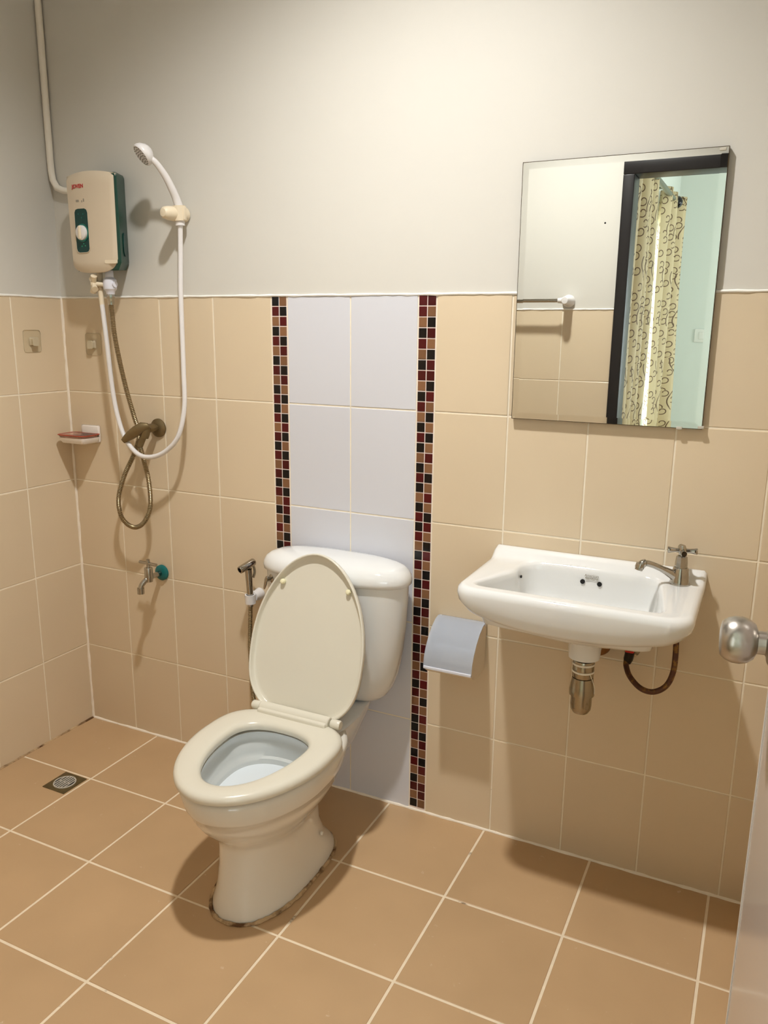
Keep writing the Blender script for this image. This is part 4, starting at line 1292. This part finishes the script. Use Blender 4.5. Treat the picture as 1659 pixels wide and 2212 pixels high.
# ------------------------------------------------------------------ adhesive hooks
ho = empty('adhesive_hook', (-0.0, -0.13, 1.312), 'clear square adhesive hook on the left tiled wall', 'hook', 'clear adhesive hooks in the shower corner')
def hook_plate(parent, org_, ex_, nx_):
    ex_, nx_ = Vector(ex_), Vector(nx_)
    o2 = Vector(org_)
    pl = pill(0, 0, 0.066, 0.068, 0.008)
    obj('plate', G().loft([[o2 + ex_ * a + Vector((0, 0, b)) + nx_ * d for a, b in pl] for d in (0.0004, 0.0022)]), 'clearplate', parent, sharp=30)
    rim = [o2 + ex_ * a + Vector((0, 0, b)) + nx_ * 0.0017 for a, b in pl]
    obj('plate_edge', G().tube(rim + rim[:1], 0.0007, n=6), 'clearhook', parent)
    kn = pill(0, 0, 0.026, 0.030, 0.006)
    obj('peg', G().loft([[o2 + ex_ * a * s + Vector((0, 0, b * s - 0.002)) + nx_ * d for a, b in kn] for d, s in ((0.0022, 0.9), (0.006, 0.75), (0.012, 0.7), (0.016, 0.9), (0.018, 0.85))]), 'clearhook', parent, sharp=40)


hook_plate(ho, (0.0002, -0.130, 1.345), (0, 1, 0), (1, 0, 0))
ho2 = empty('adhesive_hook', (0.128, 0.0, 1.302), 'clear square adhesive hook on the back wall beside the hoses', 'hook', 'clear adhesive hooks in the shower corner')
hook_plate(ho2, (0.128, -0.0002, 1.336), (1, 0, 0), (0, -1, 0))

# ------------------------------------------------------------------ conduit
obj('cable_conduit', G().tube([(0.0125, -0.0125, ZC - 0.002), (0.0125, -0.0125, 2.2)] + spline([(0.0125, -0.0125, 2.1), (0.0125, -0.0125, 1.95), (0.0135, -0.0125, 1.86), (0.022, -0.0125, 1.825), (0.042, -0.0125, 1.806), (0.075, -0.0125, 1.799)], 8) + [Vector((0.20, -0.0125, 1.797))], 0.0102, n=14),
    'conduit', label='painted cable conduit running down the wall corner', cat='conduit')

# ------------------------------------------------------------------ bidet sprayer
bh = empty('sprayer_bracket', (0.742, -0.001, 0.57), 'white wall clip holding the chrome bidet sprayer', 'bracket')
obj('clip_barrel', G().lathe([(0.001, 0), (0.0185, 0), (0.0185, 0.012), (0.0155, 0.036), (0.001, 0.037)], (0.747, -0.001, 0.592), (0, -1, 0), 24), 'white_pl', bh)
obj('clip_jaw', G().lathe([(0.0118, -0.014), (0.0165, -0.014), (0.0165, 0.014), (0.0118, 0.014)], (0.7475, -0.052, 0.590), (0, -0.05, 1), 24), 'white_pl', bh)
bs = empty('bidet_sprayer', (0.748, -0.052, 0.56), 'chrome bidet sprayer with ribbed hose on the wall left of the toilet', 'sprayer')
obj('handle', G().tube(spline([(0.7475, -0.052, 0.566), (0.748, -0.053, 0.60), (0.7495, -0.058, 0.65), (0.7505, -0.062, 0.688)], 6), lambda s: 0.0088 + 0.0022 * s, n=18), 'chrome', bs)
sh_ = Vector((-0.25, -0.93, -0.27)).normalized()
obj('spray_nozzle', G().lathe([(0.001, -0.024), (0.0095, -0.0235), (0.0115, -0.020), (0.0115, 0.030), (0.0105, 0.034), (0.0075, 0.0345), (0.0075, 0.026), (0.001, 0.026)], (0.7505, -0.062, 0.700), sh_, 24), 'chrome', bs)
obj('nozzle_bore', G().lathe([(0.001, 0), (0.0073, 0), (0.0073, 0.001), (0.001, 0.001)], Vector((0.7505, -0.062, 0.700)) + sh_ * 0.0275, sh_, 18), 'darkink', bs)
obj('trigger', G().tube(spline([(0.7515, -0.050, 0.702), (0.754, -0.040, 0.690), (0.756, -0.038, 0.672), (0.7545, -0.044, 0.656)], 5), 0.0042, n=8), 'chrome', bs)
obj('hose', G().tube(spline([(0.7475, -0.052, 0.567), (0.744, -0.052, 0.50), (0.7405, -0.051, 0.428), (0.7415, -0.050, 0.34), (0.751, -0.049, 0.24), (0.79, -0.047, 0.15), (0.86, -0.04, 0.13), (0.90, -0.012, 0.15)], 14), 0.0064, n=10, ridge=(0.0050, 0.0008)), 'hosemetal', bs)

# ------------------------------------------------------------------ floor drain
fdn = empty('floor_drain', (0.248, -0.363, 0), 'square metal floor drain with round slotted grate in the shower corner', 'drain')
dx0, dx1, dy0, dy1 = 0.203, 0.293, -0.411, -0.318
obj('drain_plate', G().box(dx0, dx1, dy0, dy1, -0.004, 0.0022, bev=0.0006), mat('drain_steel', (112, 100, 70), 0.4, metal=0.7, noise=0.2, nscale=40), fdn)
dc = Vector(((dx0 + dx1) / 2, (dy0 + dy1) / 2, 0.0022))
obj('grate_well', G().lathe([(0.001, 0.0), (0.0335, 0.0), (0.0335, 0.0004), (0.001, 0.0004)], dc, (0, 0, 1), 36), 'darkink', fdn)
obj('grate_ring', G().lathe([(0.0305, 0.0), (0.0345, 0.0), (0.0340, 0.0022), (0.0310, 0.0022)], dc, (0, 0, 1), 40), 'grate', fdn)
for k, xx in enumerate((-0.0215, -0.0125, -0.004, 0.0045, 0.013, 0.0215)):
    h_ = math.sqrt(0.031 ** 2 - xx ** 2)
    obj('grate_bar', G().box(dc.x + xx - 0.0017, dc.x + xx + 0.0017, dc.y - h_, dc.y + h_, 0.0026, 0.0046), 'grate', fdn, sharp=0)
for xx in (-0.017, 0.0, 0.0175):
    obj('grate_bar', G().box(dc.x + xx - 0.0045, dc.x + xx + 0.0045, dc.y - 0.002, dc.y + 0.002, 0.0026, 0.0044), 'grate', fdn, sharp=0)

# ------------------------------------------------------------------ towel rail (seen in the mirror)
tb = empty('towel_rail', (1.0, YF, 1.50), 'chrome towel rail with white end bracket beside the doorway, seen in the mirror', 'towel rail')
obj('rail', G().tube([(0.70, YF + 0.062, 1.515), (1.283, YF + 0.062, 1.515)], 0.0078, n=16), 'chrome', tb)
for x in (0.70, 1.288):
    obj('end_bracket', G().lathe([(0.001, 0), (0.026, 0), (0.026, 0.008), (0.018, 0.022), (0.0165, 0.072), (0.013, 0.080), (0.001, 0.081)], (x, YF + 0.0005, 1.515), (0, 1, 0), 24).tube([(x, YF + 0.062, 1.515), (x + (-0.032 if x > 1 else 0.032), YF + 0.062, 1.515)], lambda s: 0.014 - 0.004 * s, n=14), 'white_pl', tb)


# ------------------------------------------------------------------ curtains, pole, switch (seen in the mirror)
def curtain(y0_, y1_, folds, x_, amp, label):
    g = G()
    NY, NZ = int(folds * 16), 24
    vs, uv, fs = [], [], []
    for lay in (0, 1):
        for j in range(NZ + 1):
            z = 0.04 + (2.135 - 0.04) * j / NZ
            for i in range(NY + 1):
                u = i / NY
                a = 2 * math.pi * folds * u
                sw = amp * (1.0 + 0.15 * math.sin(3.1 * z + u * 5) + (1.1 * u ** 8 if folds < 3 else 0.0))
                vs.append((x_ + sw * math.sin(a) + 0.006 * math.sin(2.3 * z + a * 0.5) + lay * 0.0015, y0_ + (y1_ - y0_) * u + 0.012 * math.cos(a * 1.0), z))
                uv.append((u * folds * 0.26, z))
    n_ = NY + 1
    off_ = n_ * (NZ + 1)
    for j in range(NZ):
        for i in range(NY):
            a = j * n_ + i
            fs.append((a, a + 1, a + n_ + 1, a + n_))
            fs.append((off_ + a, off_ + a + n_, off_ + a + n_ + 1, off_ + a + 1))
    for j in range(NZ):
        for i in (0, NY):
            a = j * n_ + i
            fs.append((a, a + n_, off_ + a + n_, off_ + a))
    for i in range(NY):
        for j in (0, NZ):
            a = j * n_ + i
            fs.append((a, a + 1, off_ + a + 1, off_ + a))
    g.add(vs, fs)
    return obj('curtain', g, 'curtain', uv=uv, label=label, cat='curtain', group='scroll patterned curtains at the bedroom window', sharp=0)


c1 = curtain(-1.76, -2.38, 4, 1.482, 0.036, 'olive gold curtain with dark scroll print nearer the doorway frame')
c2 = curtain(-2.73, -3.14, 2.25, 1.480, 0.038, 'paler gold curtain with brown scroll print hanging by the black pole end')
for c in (c1, c2):
    c.data.polygons.foreach_set('use_smooth', [True] * len(c.data.polygons))
cp = empty('curtain_pole', (1.505, -2.4, 2.10), 'grey curtain pole with black ball end, seen in the mirror', 'curtain pole')
obj('pole', G().tube([(1.505, -1.70, 2.10), (1.505, -3.05, 2.10)], 0.0135, n=16), 'pole', cp)
obj('finial', G().lathe([(0.034 * math.sin(math.pi * k / 12) + 0.0001, -0.034 * math.cos(math.pi * k / 12)) for k in range(13)], (1.505, -3.065, 2.10), (0, 1, 0), 24), 'blackball', cp)
for y in (-1.72, -2.56):
    obj('pole_bracket', G().tube([(1.421, y, 2.10), (1.505, y, 2.10)], 0.007, n=10).lathe([(0.001, 0), (0.022, 0), (0.022, 0.006), (0.001, 0.007)], (1.4205, y, 2.10), (1, 0, 0), 18), 'pole', cp)
sw = empty('light_switch', (1.63, BY1, 1.33), 'white wall switch on the bedroom wall, seen in the mirror', 'switch')
obj('switch_plate', G().box(1.590, 1.676, BY1 + 0.0005, BY1 + 0.008, 1.325, 1.411, bev=0.003), 'switch', sw)
obj('rocker', G().box(1.618, 1.648, BY1 + 0.007, BY1 + 0.011, 1.345, 1.391, bev=0.002), 'switch', sw)
